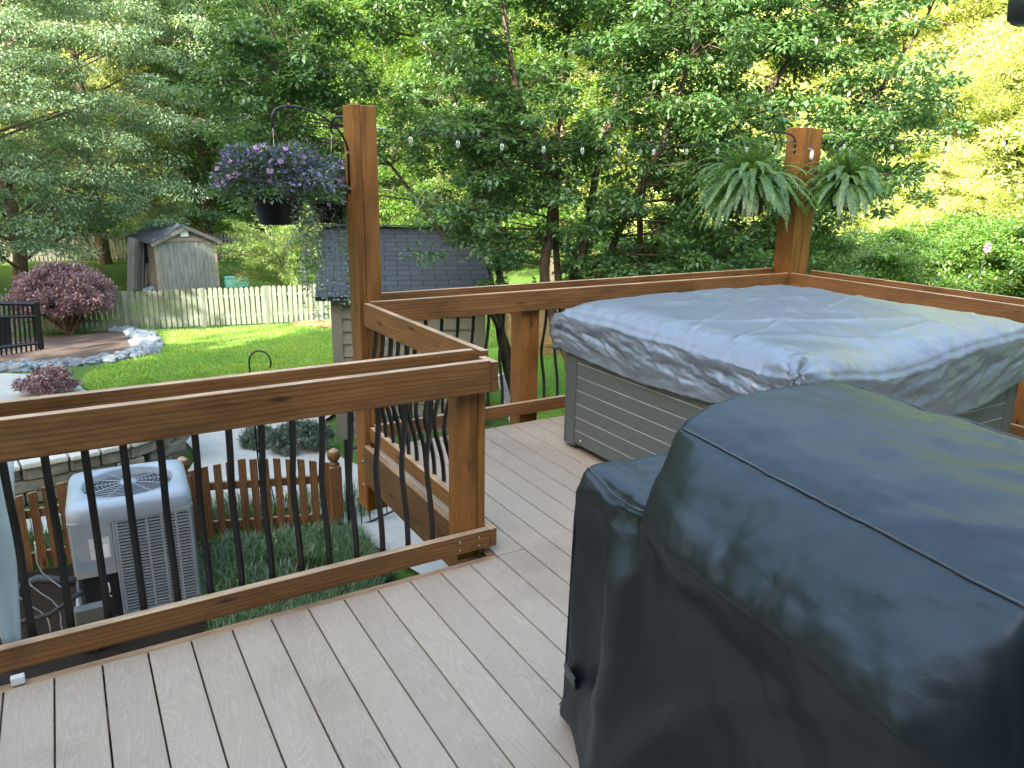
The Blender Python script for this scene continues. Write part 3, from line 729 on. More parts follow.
# lid: rounded square ring with sunken fan
def lid():
    n=48; V=[]; F=[]
    rings=[]
    def rs(t,a,b,p): # superellipse
        c,s=math.cos(t),math.sin(t); k=(abs(c)**p+abs(s)**p)**(-1/p); return a*c*k,b*s*k
    spec=[('s',W+.012,D+.012,.80,14),('s',W+.016,D+.016,.83,14),('s',W+.014,D+.014,.89,14),('s',W-.002,D-.002,.922,12),('s',W-.03,D-.03,.935,10),('s',.30,.295,.938,2.1),('s',.285,.285,.925,2),('s',.28,.28,.87,2)]
    for _,a,b,z,p in spec:
        for k in range(n): x,y=rs(2*PI*k/n+PI/4,a,b,p); V.append((x,y,z))
    for i in range(len(spec)-1):
        for k in range(n): F.append((i*n+k,i*n+(k+1)%n,(i+1)*n+(k+1)%n,(i+1)*n+k))
    o=link('lid',mesh_np('lid',V,F,M['aclid'],True),ac)
    m=MB()
    for r in np.linspace(.04,.275,10):
        m.tube([(r*math.cos(t),r*math.sin(t),.93-.0*r) for t in np.linspace(0,2*PI,37)],.0022,4,False)
    for k in range(12):
        t=k*PI/6; m.tube([(.03*math.cos(t),.03*math.sin(t),.932),(.285*math.cos(t),.285*math.sin(t),.928)],.003,4,False)
    m.build('fan_grille',M['acgrey'],o)
    MB().lathe([(0,.935),(.05,.935),(.055,.925),(.055,.91),(0,.91)],16).build('fan_cap',M['aclid'],o,smooth=True)
    f=MB()
    for k in range(3):
        q=Matrix.Rotation(k*2*PI/3+.4,4,'Z')@Matrix.Rotation(.35,4,'X'); f.box(.03,.26,-.09,.09,.0,.004,Matrix.Translation((0,0,.84))@q)
    f.build('fan_blade',M['acgrey'],ac)
    MB().lathe([(0,.80),(.075,.80),(.08,.86),(.07,.90),(0,.90)],16).build('fan_motor',M['acdark'],ac,smooth=True)
lid()
ju=empty('disconnect_box',(-.14,5.05,-1.4),'small grey electrical box and pipes beside the air conditioning unit','electrical box')
MB().box(-.08,.12,-.04,.04,.08,.36).build('box',simple('box grey',(.10,.11,.10),.5),ju,bevel=.008)
MB().tube([(.02,0,.28),(.02,0,.0)],.018,8).build('conduit',M['dark_plastic'],ju)
MB().tube([(-.05,.1,.5),(-.25,.15,.55),(-.5,.2,.45),(-.7,.25,.2),(-.8,.3,-.02)],.03,8).build('pipe',M['copper'],ju,smooth=True)
MB().tube([(-.02,.1,.42),(-.22,.12,.3),(-.55,.15,.28),(-.75,.2,.02)],.016,8).build('pipe',M['copper'],ju,smooth=True)
ca=MB()
rr=random.Random(4)
for k in range(3):
    x=-.55+.09*k; pts=[(x+.03*math.sin(i+k)+i*.018,4.75+.06*i,-.4-.095*i if i<10 else -1.37) for i in range(12)]
    ca.tube(pts,.004,5)
tag(ca.build('cable',M['white'],smooth=True),'thin pale cables hanging down beside the pale sheet at the left','cable')
# pale sheet at left edge
def pale():
    A=[onz(18.5,643,-.55),onz(8,643,-.55)]
    D0=3.35
    q=[atD(13,455,D0),atD(19,650,D0-.25),atD(7,650,D0-.3),atD(-60,455,D0-.1)]
    n=14; V=[];F=[]
    for j in range(n):
        t=j/(n-1)
        for i in range(n):
            s=i/(n-1); a=q[3].lerp(q[0],s); b=q[2].lerp(q[1],s); p=a.lerp(b,t)+Vector((0,.012*math.sin(s*9+t*3),0)); V.append(tuple(p-q[1]))
    F=[(j*n+i,j*n+i+1,(j+1)*n+i+1,(j+1)*n+i) for j in range(n-1) for i in range(n-1)]
    o=link('folded_sheet',mesh_np('folded_sheet',V,F,M['pale'],True),None,q[1]); o.modifiers.new('s','SOLIDIFY').thickness=.01
    tag(o,'pale blue white sheet narrowing downwards outside the railing at the left edge','sheet')
pale()
cl=MB().box(-.02,.02,-.012,.012,0,.03).build('clip',M['white'],None,onz(18,692,-.0)+Vector((0,.05,0)),bevel=.003); tag(cl,'small white plastic clip under the bottom rail at the far left','clip')

# ------------------------------------------------------------------ stained picket fence (low)
def picket_fence(name,pts,label,cat,mat,h,pw,gap,thick,topf,rails,postw,group=None,posth=0,finial=False,post_every=1,round_top=False,follow=True,railside=-1):
    base=Vector(pts[0]); root=empty(name,base,label,cat,group)
    for a,b in zip(pts,pts[1:]):
        a=Vector(a); b=Vector(b); d=(b-a); L=d.xy.length; ang=math.atan2(d.y,d.x)
        o=MB(); n=int(L/(pw+gap)); off=(L-n*(pw+gap)+gap)/2
        for k in range(n):
            s=off+k*(pw+gap); t=(s+pw/2)/L; hh=topf(t)*h*(1+rnd.uniform(-.012,.012)); zb=d.z*t+.03; tl=rnd.uniform(-.012,.012)
            T=Matrix.Translation((s+pw/2,rnd.uniform(-.003,.003),zb))@Matrix.Rotation(tl,4,'Y')
            w=pw*rnd.uniform(.93,1.02)
            if round_top: poly=[(-w/2,0),(w/2,0),(w/2,hh-w*.45),(w*.3,hh-w*.12),(0,hh),(-w*.3,hh-w*.12),(-w/2,hh-w*.45)]
            else: 
                sl=(topf(min(1,t+.02))-topf(max(0,t-.02)))*h/(.04*L)*w/2
                poly=[(-w/2,0),(w/2,0),(w/2,hh+sl),(-w/2,hh-sl)]
            o.prism(poly,0,thick,T@Matrix.Rotation(PI/2,4,'X'))
        pn=o.build('picket_panel',mat,root,a-base,(0,0,ang)); pn.rotation_euler=(0,0,ang)
        for z in rails:
            board('rail',root,a-base+Vector((0,0,z))+Vector((math.sin(ang),-math.cos(ang),0))*(-railside*.02),b-base+Vector((0,0,z))+Vector((math.sin(ang),-math.cos(ang),0))*(-railside*.02),.07,.035,mat)
    for i,p in enumerate(pts):
        p=Vector(p)-base; pp=MB().box(-postw/2,postw/2,-postw/2,postw/2,-.05,posth).build('post',mat,root,p+Vector((0,0,0)),bevel=.005)
        if finial:
            MB().lathe([(postw*.42,0),(postw*.5,.015),(postw*.35,.03),(postw*.3,.04),(postw*.5,.065),(postw*.56,.10),(postw*.45,.135),(postw*.2,.155),(0.001,.16)],14).build('finial',mat,pp,(0,0,posth),smooth=True)
    return root
fz=-1.4
scal=lambda t:.93+.13*math.sin(PI*t)
A=Vector((-.85,6.45,fz)); B=Vector((.70,6.40,fz)); Cc=Vector((1.80,6.03,fz))
picket_fence('picket_fence',[Vector((-1.9,6.4,fz)),Vector((-.62,6.45,fz)),Vector((.64,6.42,fz)),Cc],'low stained wooden picket fence with scalloped top behind the air conditioner','fence',M['fence_wood'],.66,.062,.036,.018,scal,(.10,.46),.10,posth=.62,finial=True,railside=1)
# black iron handrail and gate post near the tall post
ir=empty('iron_railing',(2.24,5.6,-1.4),'small black iron stair railing below the tall post','railing')
m=MB(); a=Vector((-.32,.35,.02)); b=Vector((.30,.30,.20))
m2=MB()
for k in range(9):
    q=a.lerp(b,k/8); m2.tube([q,q+Vector((0,0,.75))],.006,5)
m2.build('bar',M['black'],ir); MB().tube([a,b],.012,6).build('lower_rail',M['black'],ir); MB().tube([a+Vector((0,0,.75)),b+Vector((0,0,.75))],.015,6).build('hand_rail',M['black'],ir)
MB().tube([a+Vector((-.03,0,-.02)),a+Vector((-.03,0,.85))],.022,8).build('newel',M['black'],ir)
for q in (b,):
    MB().tube([q+Vector((.03*math.cos(t)+.04,0,.02+.03*math.sin(t))) for t in np.linspace(0,5.5,16)],.005,5).build('scroll',M['black'],ir)

# monkey grass by the fence
r=np.random.RandomState(5); P=[]
while len(P)<17000:
    x=r.uniform(.55,1.92); y=r.uniform(4.6,6.32-(.33*(x-.7) if x>.7 else 0))
    if fbm(x,y,0,2,2)>-.42: P.append((x,y,-1.385))
V,F=blades(P,.15,.006,1.0,3); tag(link('ground_cover',mesh_np('ground_cover',V,F,M['monkey'])),kind='stuff')
P=[]
while len(P)<2600:
    x=r.uniform(-1.5,2.2); y=r.uniform(6.5,7.1)-(.33*(x-.7) if x>.7 else 0)
    P.append((x,y,-1.385))
V,F=blades(P,.22,.010,.8,4); tag(link('border_grass',mesh_np('border_grass',V,F,M['monkey'])),kind='stuff')

# lawn blades (nobody could count them)
P=[]
while len(P)<75000:
    y=14+9*r.rand()**1.3 if r.rand()<.8 else 3+12*r.rand(); x=r.uniform(-1.2,14)
    if inside(x,y,lawn_poly): P.append((x,y,gz(x,y)+.03))
V,F=blades(P,.055,.012,.6,6); tag(link('lawn_grass',mesh_np('lawn_grass',V,F,M['lawn_blade'])),kind='stuff')

# retaining wall
rw=empty('retaining_wall',(-.2,8.2,-1.5),'low curved retaining wall of rough stone blocks with pale caps behind the picket fence','wall')
rq=random.Random(3); blk=MB(); cap=MB()
arc=[(-3.0,7.75),(-2,7.95),(-1,8.1),(-.2,8.2),(.35,8.32),(.75,8.6),(.95,9.0),(.9,9.5)]
for (xa,ya),(xb,yb) in zip(arc,arc[1:]):
    L=math.hypot(xb-xa,yb-ya); ang=math.atan2(yb-ya,xb-xa); n=max(1,round(L/.33))
    for k in range(n):
        for row in range(3):
            s=(k+(.5 if row%2 else 0))*L/n; T=Matrix.Translation((xa+.2,ya-8.2,0))@Matrix.Rotation(ang,4,'Z')@Matrix.Rotation(rq.uniform(-.05,.05),4,'Z')
            z=row*.13; blk.box(s+.006,s+L/n-.006,rq.uniform(-.02,.015),.25,z,z+.126,T)
        T=Matrix.Translation((xa+.2,ya-8.2,0))@Matrix.Rotation(ang,4,'Z')@Matrix.Rotation(rq.uniform(-.04,.04),4,'Z')
        cap.box(k*L/n+.008,(k+1)*L/n-.008,-.06,.27,.392,.45+rq.uniform(-.01,.01),T)
blk.build('block_courses',M['stone'],rw,bevel=.02); cap.build('coping',M['cap'],rw,bevel=.015)
patch('gravel_bed',smoothpoly([(-4,8.4),(-1,8.4),(.3,8.6),(.75,9.2),(.4,10.2),(-1.5,11.2),(-5,11.4)],4),M['mulch'],.36)

# conifer shrub, low
def bushobj(name,loc,rad,n,leaf,mat,label,cat,seed,flat=.8,stem=True,group=None,ncl=70,asp=.45,droop=0,stemmat=None,lift=.35):
    rr=random.Random(seed); root=empty(name,loc,label,cat,group); cl=[];rd=[]
    m=MB()
    for i in range(ncl):
        th=rr.uniform(0,2*PI); ph=math.acos(rr.uniform(-.15,1)); k=rad*rr.uniform(.6,.86)
        e=Vector((math.sin(ph)*math.cos(th)*k,math.sin(ph)*math.sin(th)*k,lift*rad+math.cos(ph)*k*flat))
        cl.append(tuple(e)); rd.append(rad*rr.uniform(.16,.27))
        if i%4==0: m.tube([(rr.uniform(-.05,.05)*rad,rr.uniform(-.05,.05)*rad,0),tuple(e*.5+Vector((0,0,rad*.05))),tuple(e)],[.03*rad,.02*rad,.006*rad],5,False)
    P,Dd=clustered(cl,rd,n,.7,seed,.4)
    P=P[P[:,2]>.02]
    leafobj('foliage',P,leaf,mat,root,dirs=np.random.RandomState(seed).randn(len(P),3)*.6+np.array([0,0,.5]),seed=seed,aspect=asp,droop=droop)
    if stem: m.build('stem',stemmat or M['bark'],root,smooth=True)
    return root
bushobj('conifer_shrub',g3(2.15,8.45),.42,9000,.05,M['lf_conifer'],'low blue green conifer shrub beside the path behind the picket fence','shrub',21,.6,asp=.2)
bushobj('conifer_shrub',g3(1.80,8.95),.30,4000,.05,M['lf_conifer'],'smaller dark conifer shrub left of the blue green conifer','shrub',22,.6,asp=.2)
pb=onground(70,334)
bushobj('purple_bush',g3(pb.x,pb.y),1.33,64000,.07,M['lf_purple'],'large rounded purple leaved bush in the mulch bed','bush',23,.86,ncl=230,lift=.62)
sb=onground(50,397)
bushobj('purple_shrub',g3(sb.x,sb.y),.5,6000,.06,M['lf_purple'],'small low purple shrub at the edge of the concrete path','bush',24,.55,ncl=60)

# boulder edging
def rockmesh(seed):
    import bmesh
    bm=bmesh.new(); bmesh.ops.create_icosphere(bm,subdivisions=3,radius=1)
    for v in bm.verts:
        n=noise.fractal(v.co*1.1+Vector((seed*7,0,0)),.5,2,3); v.co*=1+.35*n; v.co.z*=.62
        c=noise.cell(v.co*1.3+Vector((seed,0,0))); v.co*=1+.08*c
    me=bpy.data.meshes.new('boulder'); bm.to_mesh(me); bm.free(); me.materials.append(M['rock'])
    return me
rocks=[rockmesh(i) for i in range(6)]
edge=list(reversed(EDGE))
k=0
for (xa,ya),(xb,yb) in zip(edge,edge[1:]):
    L=math.hypot(xb-xa,yb-ya); n=int(L/.19)
    for i in range(n):
        t=i/n; x=xa+(xb-xa)*t; y=ya+(yb-ya)*t
        for rowk in range(2):
            xx=x+rnd.uniform(-.12,.12)+ (rowk*.24-.12)*.8; yy=y+rnd.uniform(-.1,.1)-(rowk*.24-.12)*.7; s=rnd.uniform(.10,.19)
            o=link('boulder',rocks[k%6],None,g3(xx,yy,.05),(rnd.uniform(-.2,.2),rnd.uniform(-.2,.2),rnd.uniform(0,6))); o.scale=(s*1.2,s,s*1.0); k+=1
            tag(o,'one of the pale blue grey boulders edging the mulch bed','boulder','boulders edging the mulch bed')

# ------------------------------------------------------------------ far picket fences
fpts=[]
for u,v in ((-60,336),(36,333),(128,331),(205,327),(268,324),(335,321)): p=onground(u,v); fpts.append(Vector((p.x,p.y,gz(p.x,p.y))))
picket_fence('white_fence',fpts,'weathered whitewashed picket fence at the far end of the lawn','fence',M['white_picket'],1.05,.105,.035,.02,lambda t:1,(.25,.8),.11,posth=1.08,round_top=True,railside=1)
bp_=[]
for u,v in ((-80,262),(0,262),(90,261),(170,258),(250,256),(300,254)):
    dd=ray(u,v); p=atD(u,v,41.5); bp_.append(Vector((p.x,p.y,gz(p.x,p.y))))
picket_fence('back_fence',bp_,'brown picket fence running behind the old wooden shed','fence',M['grey_wood'],1.25,.12,.05,.02,lambda t:1,(.3,.95),.12,posth=1.25,round_top=True)
# tan fence seen between balusters beneath far rail
p=atD(530,345,15); q=atD(600,340,15.5)
picket_fence('tan_fence',[Vector((p.x-.6,p.y+.1,gz(p.x,p.y)-.1)),Vector((q.x,q.y,gz(q.x,q.y)-.1))],'light tan board fence glimpsed between the balusters left of the hot tub','fence',M['tan'],1.4,.13,.01,.02,lambda t:1,(.3,1.1),.1,posth=1.4)

# ------------------------------------------------------------------ old wooden shed
a=onground(160,292); b=onground(219,289)
os_=empty('old_shed',g3((a.x+b.x)/2,(a.y+b.y)/2),'old weathered wooden shed with a pale blue double door beyond the white fence','shed',rz=math.atan2(b.y-a.y,b.x-a.x)+R(14))
w2=(b-a).xy.length/2*1.05; hh=1.87; dp=2.9; pk=.52
MB().box(-w2,w2,0,.05,-.1,hh).build('door',M['blue_wood'],os_)
pl=MB()
for k in range(14): pl.box(-w2+.03+k*(2*w2-.06)/14,-w2+.02+(k+1)*(2*w2-.06)/14,-.022,0,0,hh-.05)
pl.build('door_boards',M['blue_wood'],os_)
MB().prism([(-w2,hh),(w2,hh),(0,hh+pk)],0,.05,Matrix.Rotation(PI/2,4,'X')@Matrix.Translation((0,0,-.05))).build('gable',M['blue_wood'],os_)
sw=MB().box(-w2,-w2+.05,.05,dp,-.1,hh).box(w2-.05,w2,.05,dp,-.1,hh).box(-w2,w2,dp-.05,dp,-.1,hh)
for k in range(12): sw.box(-w2-.015,-w2,.06+k*.235,.06+k*.235+.22,-.1,hh)
sw.build('wall',M['grey_wood'],os_)
wd=MB().box(-w2-.03,-w2-.014,.8,1.5,1.0,1.75).build('window',M['window'],os_)
MB().box(-w2-.04,-w2-.03,.72,.8,.95,1.8).box(-w2-.04,-w2-.03,1.5,1.58,.95,1.8).box(-w2-.04,-w2-.03,.72,1.58,1.8,1.87).build('frame',M['grey_wood'],wd)
th=math.atan2(pk,w2); rl=(w2+.2)/math.cos(th)
for s in (-1,1):
    T=Matrix.Translation((0,0,hh+pk+.02))@Matrix.Rotation(th*s,4,'Y')
    m=MB(); m.box(0 if s>0 else -rl,rl if s>0 else 0,-.25,dp+.2,0,.05,T); m.build('roof',M['shingle'],os_)
    m=MB(); m.box(0 if s>0 else -rl,rl if s>0 else 0,-.27,-.25,-.10,.03,T); m.build('barge_board',M['grey_wood'],os_)
tr=MB().box(-w2-.04,-w2+.06,-.04,-.022,0,hh+.05).box(w2-.06,w2+.04,-.04,-.022,0,hh+.05).box(-w2-.05,w2+.05,-.045,-.03,hh-.02,hh+.10); tr.build('trim',wood('shed trim',(.22,.17,.14),(.36,.29,.25),.8,knots=False),os_)
MB().box(-.17,.12,-.075,-.05,hh+.16,hh+.38).build('light_fixture',M['white'],os_,bevel=.01)
lb=empty('board_stack',g3(a.x-.75,a.y+.6),'grey boards leaning against the left side of the old shed','boards')
m=MB()
for k in range(6): m.box(-.12,.12,-.02,.02,-.15,2.0-.06*k,Matrix.Translation((-.2+k*.12,.1*k,0))@Matrix.Rotation(.12,4,'Y')@Matrix.Rotation(.3*k,4,'Z'))
m.build('plank',M['grey_wood'],lb)
o=link('rock',rocks[1],None,g3(a.x-.35,a.y-.35,.12),(0,0,1)); o.scale=(.28,.2,.26); tag(o,'pale stone on the grass at the front left corner of the old shed','rock')
tp=onground(237,287); tb=empty('storage_tub',g3(tp.x,tp.y),'teal plastic tub holding dried plants right of the old shed','tub')
MB().box(-.45,.45,-.25,.25,0,.36).build('bin',M['teal'],tb,bevel=.04); MB().box(-.46,-.05,-.27,.23,.37,.42).build('lid',M['teal'],tb,bevel=.02)
V,F=blades([(rnd.uniform(0,.4),rnd.uniform(-.2,.2),.3) for _ in range(90)],.35,.03,1,2); link('dried_plants',mesh_np('dried_plants',V,F,M['redpot']),tb)

# ------------------------------------------------------------------ grey-roofed garden shed
sx_,sy_=2.74,8.86
zb=-1.62
gs=empty('garden_shed',(sx_,sy_,zb),'beige sided garden shed with a dark grey shingle roof behind the tall left post','shed',rz=R(-21))
SW,SD,SH=1.82,3.0,1.90
wl=MB(); wl.box(0,SW,0,.04,0,SH).box(0,.04,.04,SD,0,SH).box(SW-.04,SW,.04,SD,0,SH).box(.04,SW-.04,SD-.04,SD,0,SH)
wl.prism([(0,SH),(SD,SH),(SD/2,SH+.60)],0,.04,Matrix(((0,0,1,0),(1,0,0,0),(0,1,0,0),(0,0,0,1)))); wl.prism([(0,SH),(SD,SH),(SD/2,SH+.60)],0,.04,Matrix.Translation((SW-.04,0,0))@Matrix(((0,0,1,0),(1,0,0,0),(0,1,0,0),(0,0,0,1))))
wl.build('wall',M['siding'],gs)
sd=MB(); n=12; hh2=SH/n
for k in range(n):
    z=k*hh2
    for b0,b1,ax in ((.09,SW-.09,0),):
        i=len(sd.v); sd.v+=[(b0,-.030,z),(b1,-.030,z),(b1,-.003,z+hh2),(b0,-.003,z+hh2),(b0,.0,z),(b1,.0,z)]; sd.f+=[(i,i+1,i+2,i+3),(i+4,i+5,i+1,i)]
    i=len(sd.v); sd.v+=[(-.030,SD,z),(-.030,.09,z),(-.003,.09,z+hh2),(-.003,SD,z+hh2),(0,SD,z),(0,.09,z)]; sd.f+=[(i,i+1,i+2,i+3),(i+4,i+5,i+1,i)]
sd.build('lap_siding',M['siding'],gs)
MB().box(-.036,.09,-.036,-.002,0,SH).box(-.036,-.002,-.0025,.09,0,SH).build('corner_board',M['siding_trim'],gs); MB().box(SW-.09,SW+.024,-.036,-.002,0,SH).build('corner_board',M['siding_trim'],gs)
ov=.22; ph=.62; ang=math.atan2(ph,SD/2); rl=(SD/2+.2)/math.cos(ang)
for s in (1,-1):
    rf=MB().box(-.20,SW+.10,0,rl,-.05,0); 
    o=rf.build('roof',M['shingle'],gs)
    if s==1: o.matrix_local=Matrix.Translation((0,-.2,SH+.06-.2*math.tan(ang)+.0))@Matrix.Rotation(ang,4,'X')
    else: o.matrix_local=Matrix.Translation((SW-.1,SD+.2,SH+.06-.2*math.tan(ang)))@Matrix.Rotation(PI,4,'Z')@Matrix.Rotation(ang,4,'X')
rc=MB()
for k in range(8): rc.box(-.21+k*.27,-.21+k*.27+.262,-.10,.10,-.0,.012,Matrix.Translation((0,SD/2,SH+.07+ph))@Matrix.Rotation(.0,4,'X'))
rc.build('ridge_cap',M['shingle'],gs,bevel=.003)
MB().box(-.19,SW+.09,-.19,-.175,SH-.075,SH-.02).build('fascia_board',M['dark_plastic'],gs)

# ------------------------------------------------------------------ black gate top left
gq=[atD(-40,302,9.0),atD(36,303,9.0),atD(41,349,9.0),atD(-40,360,9.0)]
gt=empty('metal_gate',gq[3]*1.0,'black metal gate with slim bars and a solid panel at the left edge','gate'); G0=gq[3]
def gp(s,t,o=0): return gq[0].lerp(gq[1],s).lerp(gq[3].lerp(gq[2],s),t)-G0
MB().tube([gp(1,-.02),gp(1,1.0)],.03,4).build('stile',M['black'],gt); 
MB().tube([gp(0,.28),gp(1,.28)],.016,4).tube([gp(0,.02),gp(1,.02)],.02,4).tube([gp(0,.86),gp(1,.86)],.018,4).build('rail',M['black'],gt)
m=MB()
for k in range(17):
    s=k/16; m.tube([gp(s,.02),gp(s,1.02)],.009,4)
m.build('bar',M['black'],gt)
a_,b_=gp(.1,.30),gp(.64,.30); c_,d_=gp(.64,.86),gp(.1,.86)
i=MB(); i.v=[tuple(x) for x in (a_,b_,c_,d_)]+[tuple(x+Vector((0,.02,0))) for x in (a_,b_,c_,d_)]; i.f=[(0,3,2,1),(4,5,6,7),(0,1,5,4),(1,2,6,5),(2,3,7,6),(3,0,4,7)]; i.build('solid_panel',M['black'],gt)
gzb=gz(gq[0].x,gq[0].y); MB().tube([gp(-.02,-.05),Vector((gp(-.02,0).x,gp(-.02,0).y,gzb-G0.z-.1))],.04,6).build('hinge_post',M['black'],gt)

# shepherd's hook
hk=empty('shepherds_hook',g3(1.25,6.6),'thin black shepherds hook with a looped top behind the near railing','hook'); zt=onz(260,352,0); 
c=atD(260,362,6.75); L=Vector(hk.location)
pts=[(c+rt0*.095*math.cos(t)+Vector((0,0,.10*math.sin(t))))-L for t in np.linspace(-.5,PI,18)]
pl_=pts[-1]; pts.append(pl_+Vector((0,0,-.3))); pts.append(Vector((pl_.x+.02,pl_.y,0)))
MB().tube(pts,.008,6).build('rod',M['black'],hk,smooth=True)
MB().tube([pts[-1]+Vector((-.1,0,.9)),pts[-1]+Vector((.05,0,.5)),pts[-1]+Vector((.12,0,.05))],.006,5).build('brace',M['black'],hk,smooth=True)

# ------------------------------------------------------------------ hanging baskets
def pot(root,r,h,mat=None):
    MB().lathe([(r*.62,-h),(r*.7,-h),(r*.98,-h*.1),(r*1.04,-h*.05),(r*1.04,0),(r*.98,0),(r*.94,-.02),(.001,-.03)],20).build('pot',mat or M['dark_plastic'],root,smooth=True)
def flower_basket(c,hookp,R_,label,seed,npet,vines):
    root=empty('flower_basket',c,label,'hanging basket','purple flower baskets on the left post'); pot(root,R_*.48,R_*.50)
    rr=np.random.RandomState(seed); n=7000
    d=rr.randn(n,3); d/=np.linalg.norm(d,axis=1)[:,None]; d[:,2]=np.where(d[:,2]<-.22,-d[:,2],d[:,2]); k=.45+.62*rr.rand(n)**.6
    lump=1+.34*np.array([noise.noise(Vector(q)*2.3+Vector((seed,0,0))) for q in d])
    P=d*k[:,None]*lump[:,None]*np.array([R_,R_,R_*.80]); P[:,2]+=R_*.10
    leafobj('foliage',P,.030,M['lf_basket'],root,dirs=d,seed=seed,aspect=.35)
    nf=3800; m=rr.choice(np.where(d[:,2]>.0)[0],nf); Q=P[m]/k[m][:,None]*(.86+.18*rr.rand(nf))[:,None]
    leafobj('blue_flowers',Q,.016,M['lobelia'],root,seed=seed+1,flat=1.2,aspect=.9)
    # petunias: five petal discs
    cand=rr.choice(np.where(d[:,2]>-.25)[0],npet)
    for q in cand:
        nv=Vector(d[q]); nv=(nv+Vector((0,-.4,.2))).normalized(); a=nv.orthogonal().normalized(); b=nv.cross(a); c0=Vector(P[q])/k[q]*.99; s=rr.uniform(.011,.019); V=[];F=[]
        for t in range(5):
            th=t*2*PI/5; i=len(V); e=lambda an,ra,up_: tuple((a*math.cos(an)+b*math.sin(an))*ra+nv*up_)
            V+=[(0,0,0),e(th-.6,s,.006),e(th,s*1.25,.008),e(th+.6,s,.006)]; F+=[(i,i+1,i+2,i+3)]
        link('petunia',mesh_np('petunia',V,F,M['petunia']),root,c0)
    # trailing silver vines
    Pv=[]; st=MB()
    for v in range(vines):
        th=rr.uniform(-1.3,.5) if seed==31 else rr.uniform(-2.6,.3); p=Vector((math.cos(th)*R_*.45,math.sin(th)*R_*.45,-.02)); pts=[]; ln=rr.uniform(.35,1)*.72
        for i in range(26):
            p=p+Vector((rr.uniform(-.009,.009)+math.cos(th)*.005*(i<6),rr.uniform(-.006,.006),-ln/26)); pts.append(tuple(p))
            for _ in range(2): Pv.append(tuple(p))
        st.tube(pts,.0012,4,False)
    leafobj('trailing_vine',np.array(Pv),.021,M['silverleaf'],root,seed=seed+3,aspect=.75,flat=1.0)
    st.build('vine_stem',M['lf_basket'],root)
    hl=Vector(hookp)-Vector(c); w_=MB()
    for k2 in range(3):
        th=k2*2*PI/3+.3; w_.tube([(math.cos(th)*R_*.47,math.sin(th)*R_*.47,0),tuple(hl)],.0015,4)
    w_.build('hanger_wire',M['silver'],root)
    return root
def crook(p0,p1,rise,label,post_drop=.25):
    """curved bracket from the post (p0) over to the hook end (p1)"""
    root=empty('plant_bracket',p0,label,'bracket','black curved plant brackets'); d=Vector(p1)-Vector(p0); pts=[Vector((0,0,-post_drop)),Vector((0,0,0))]
    for i in range(1,19):
        t=i/18; pts.append(Vector((d.x*(1-math.cos(t*PI))/2*.5+d.x*t*.5,d.y*(1-math.cos(t*PI))/2*.5+d.y*t*.5,d.z*t+rise*math.sin(PI*t)**.7)))
    e=pts[-1]; pts+= [e+Vector((0,0,-.04)),e+Vector((.01,0,-.06)),e+Vector((.025,0,-.05))]
    MB().tube(pts,.0065,6).build('arm',M['black'],root,smooth=True)
    b=MB()
    for z in (-.02,-post_drop+.03): b.tube([(0,.0,z),(0,.0,z)],.01,6) if 0 else b.box(-.009,.009,-.009,.009,z-.008,z+.008)
    b.build('screw',M['silver'],root); return root
# post 1: arm from its left face toward the camera-left
A0=Vector((1.503,4.45,1.80)); H1=atD(272,116,4.45); 
crook(A0,H1,.12,'black arched bracket on the left post carrying the front flower basket')
A1=Vector((1.58,4.552,1.93)); H2=atD(331,124,5.0)
crook(A1,H2,.05,'shorter black arched bracket behind the left post carrying the rear flower basket',.1)
c1=atD(277,196,4.45); c2=atD(329,201,5.0)
H1b=Vector((c1.x,c1.y,H1.z)); 
flower_basket(c1,H1-Vector((0,0,.06)),.30,'front hanging basket of purple and pink flowers left of the tall post',31,70,13)
flower_basket(c2,H2-Vector((0,0,.06)),.26,'rear hanging basket of purple flowers partly behind the tall left post',32,60,26)

def fern(c,hookp,R_,label,seed,nf=110):
    root=empty('hanging_fern',c,label,'fern','ferns hung from the right corner post'); pot(root,.13,.21)
    rr=random.Random(seed); V=[];F=[]; st=MB()
    for f in range(nf):
        th=rr.uniform(0,2*PI); el=rr.uniform(.15,1.45); L=R_*rr.uniform(.6,1.35)*(.75 if el>1 else 1); p=Vector((0,0,-.02)); d=Vector((math.cos(th)*math.cos(el),math.sin(th)*math.cos(el),math.sin(el))); n=30; pts=[p.copy()]
        side=Vector((-math.sin(th),math.cos(th),0))
        for i in range(n):
            d=(d+Vector((rr.uniform(-.05,.05),rr.uniform(-.05,.05),-.035-.075*(i/n)))*(1.0 if el<1 else .7)).normalized(); p=p+d*(L/n*1.15); pts.append(p.copy())
            if i<2: continue
            w=.034*math.sin(PI*min(1,(i+2)/(n+2)))**.6*rr.uniform(.85,1.1)
            for s in (-1,1):
                tip=p+side*s*w+d*.012-Vector((0,0,.35*w)); j=len(V); hw=d*(L/n*.27)
                V+=[tuple(p-hw),tuple(p-hw*.6+side*s*w*.6-Vector((0,0,.1*w))),tuple(tip),tuple(p+hw)]; F.append((j,j+1,j+2,j+3))
        st.tube(pts[::3],.0014,3,False)
    link('fronds',mesh_np('fronds',V,F,M['lf_fern']),root); st.build('frond_stems',M['lf_fern'],root)
    hl=Vector(hookp)-Vector(c); w_=MB()
    for k2 in range(3):
        t=k2*2*PI/3+.3; w_.tube([(math.cos(t)*.12,math.sin(t)*.12,0),tuple(hl)],.0015,4)
    w_.build('hanger_wire',M['silver'],root)
F1h=atD(756,140,6.75); F2h=atD(843,141,7.1)
F1=atD(752,188,6.75); F2=atD(846,184,7.1)
crook(Vector((5.326,4.45,1.98)),F1h,.07,'black curved bracket on the left side of the right post',.1)
crook(Vector((5.573,4.47,1.98)),F2h,.07,'black curved bracket on the right side of the right post',.1)
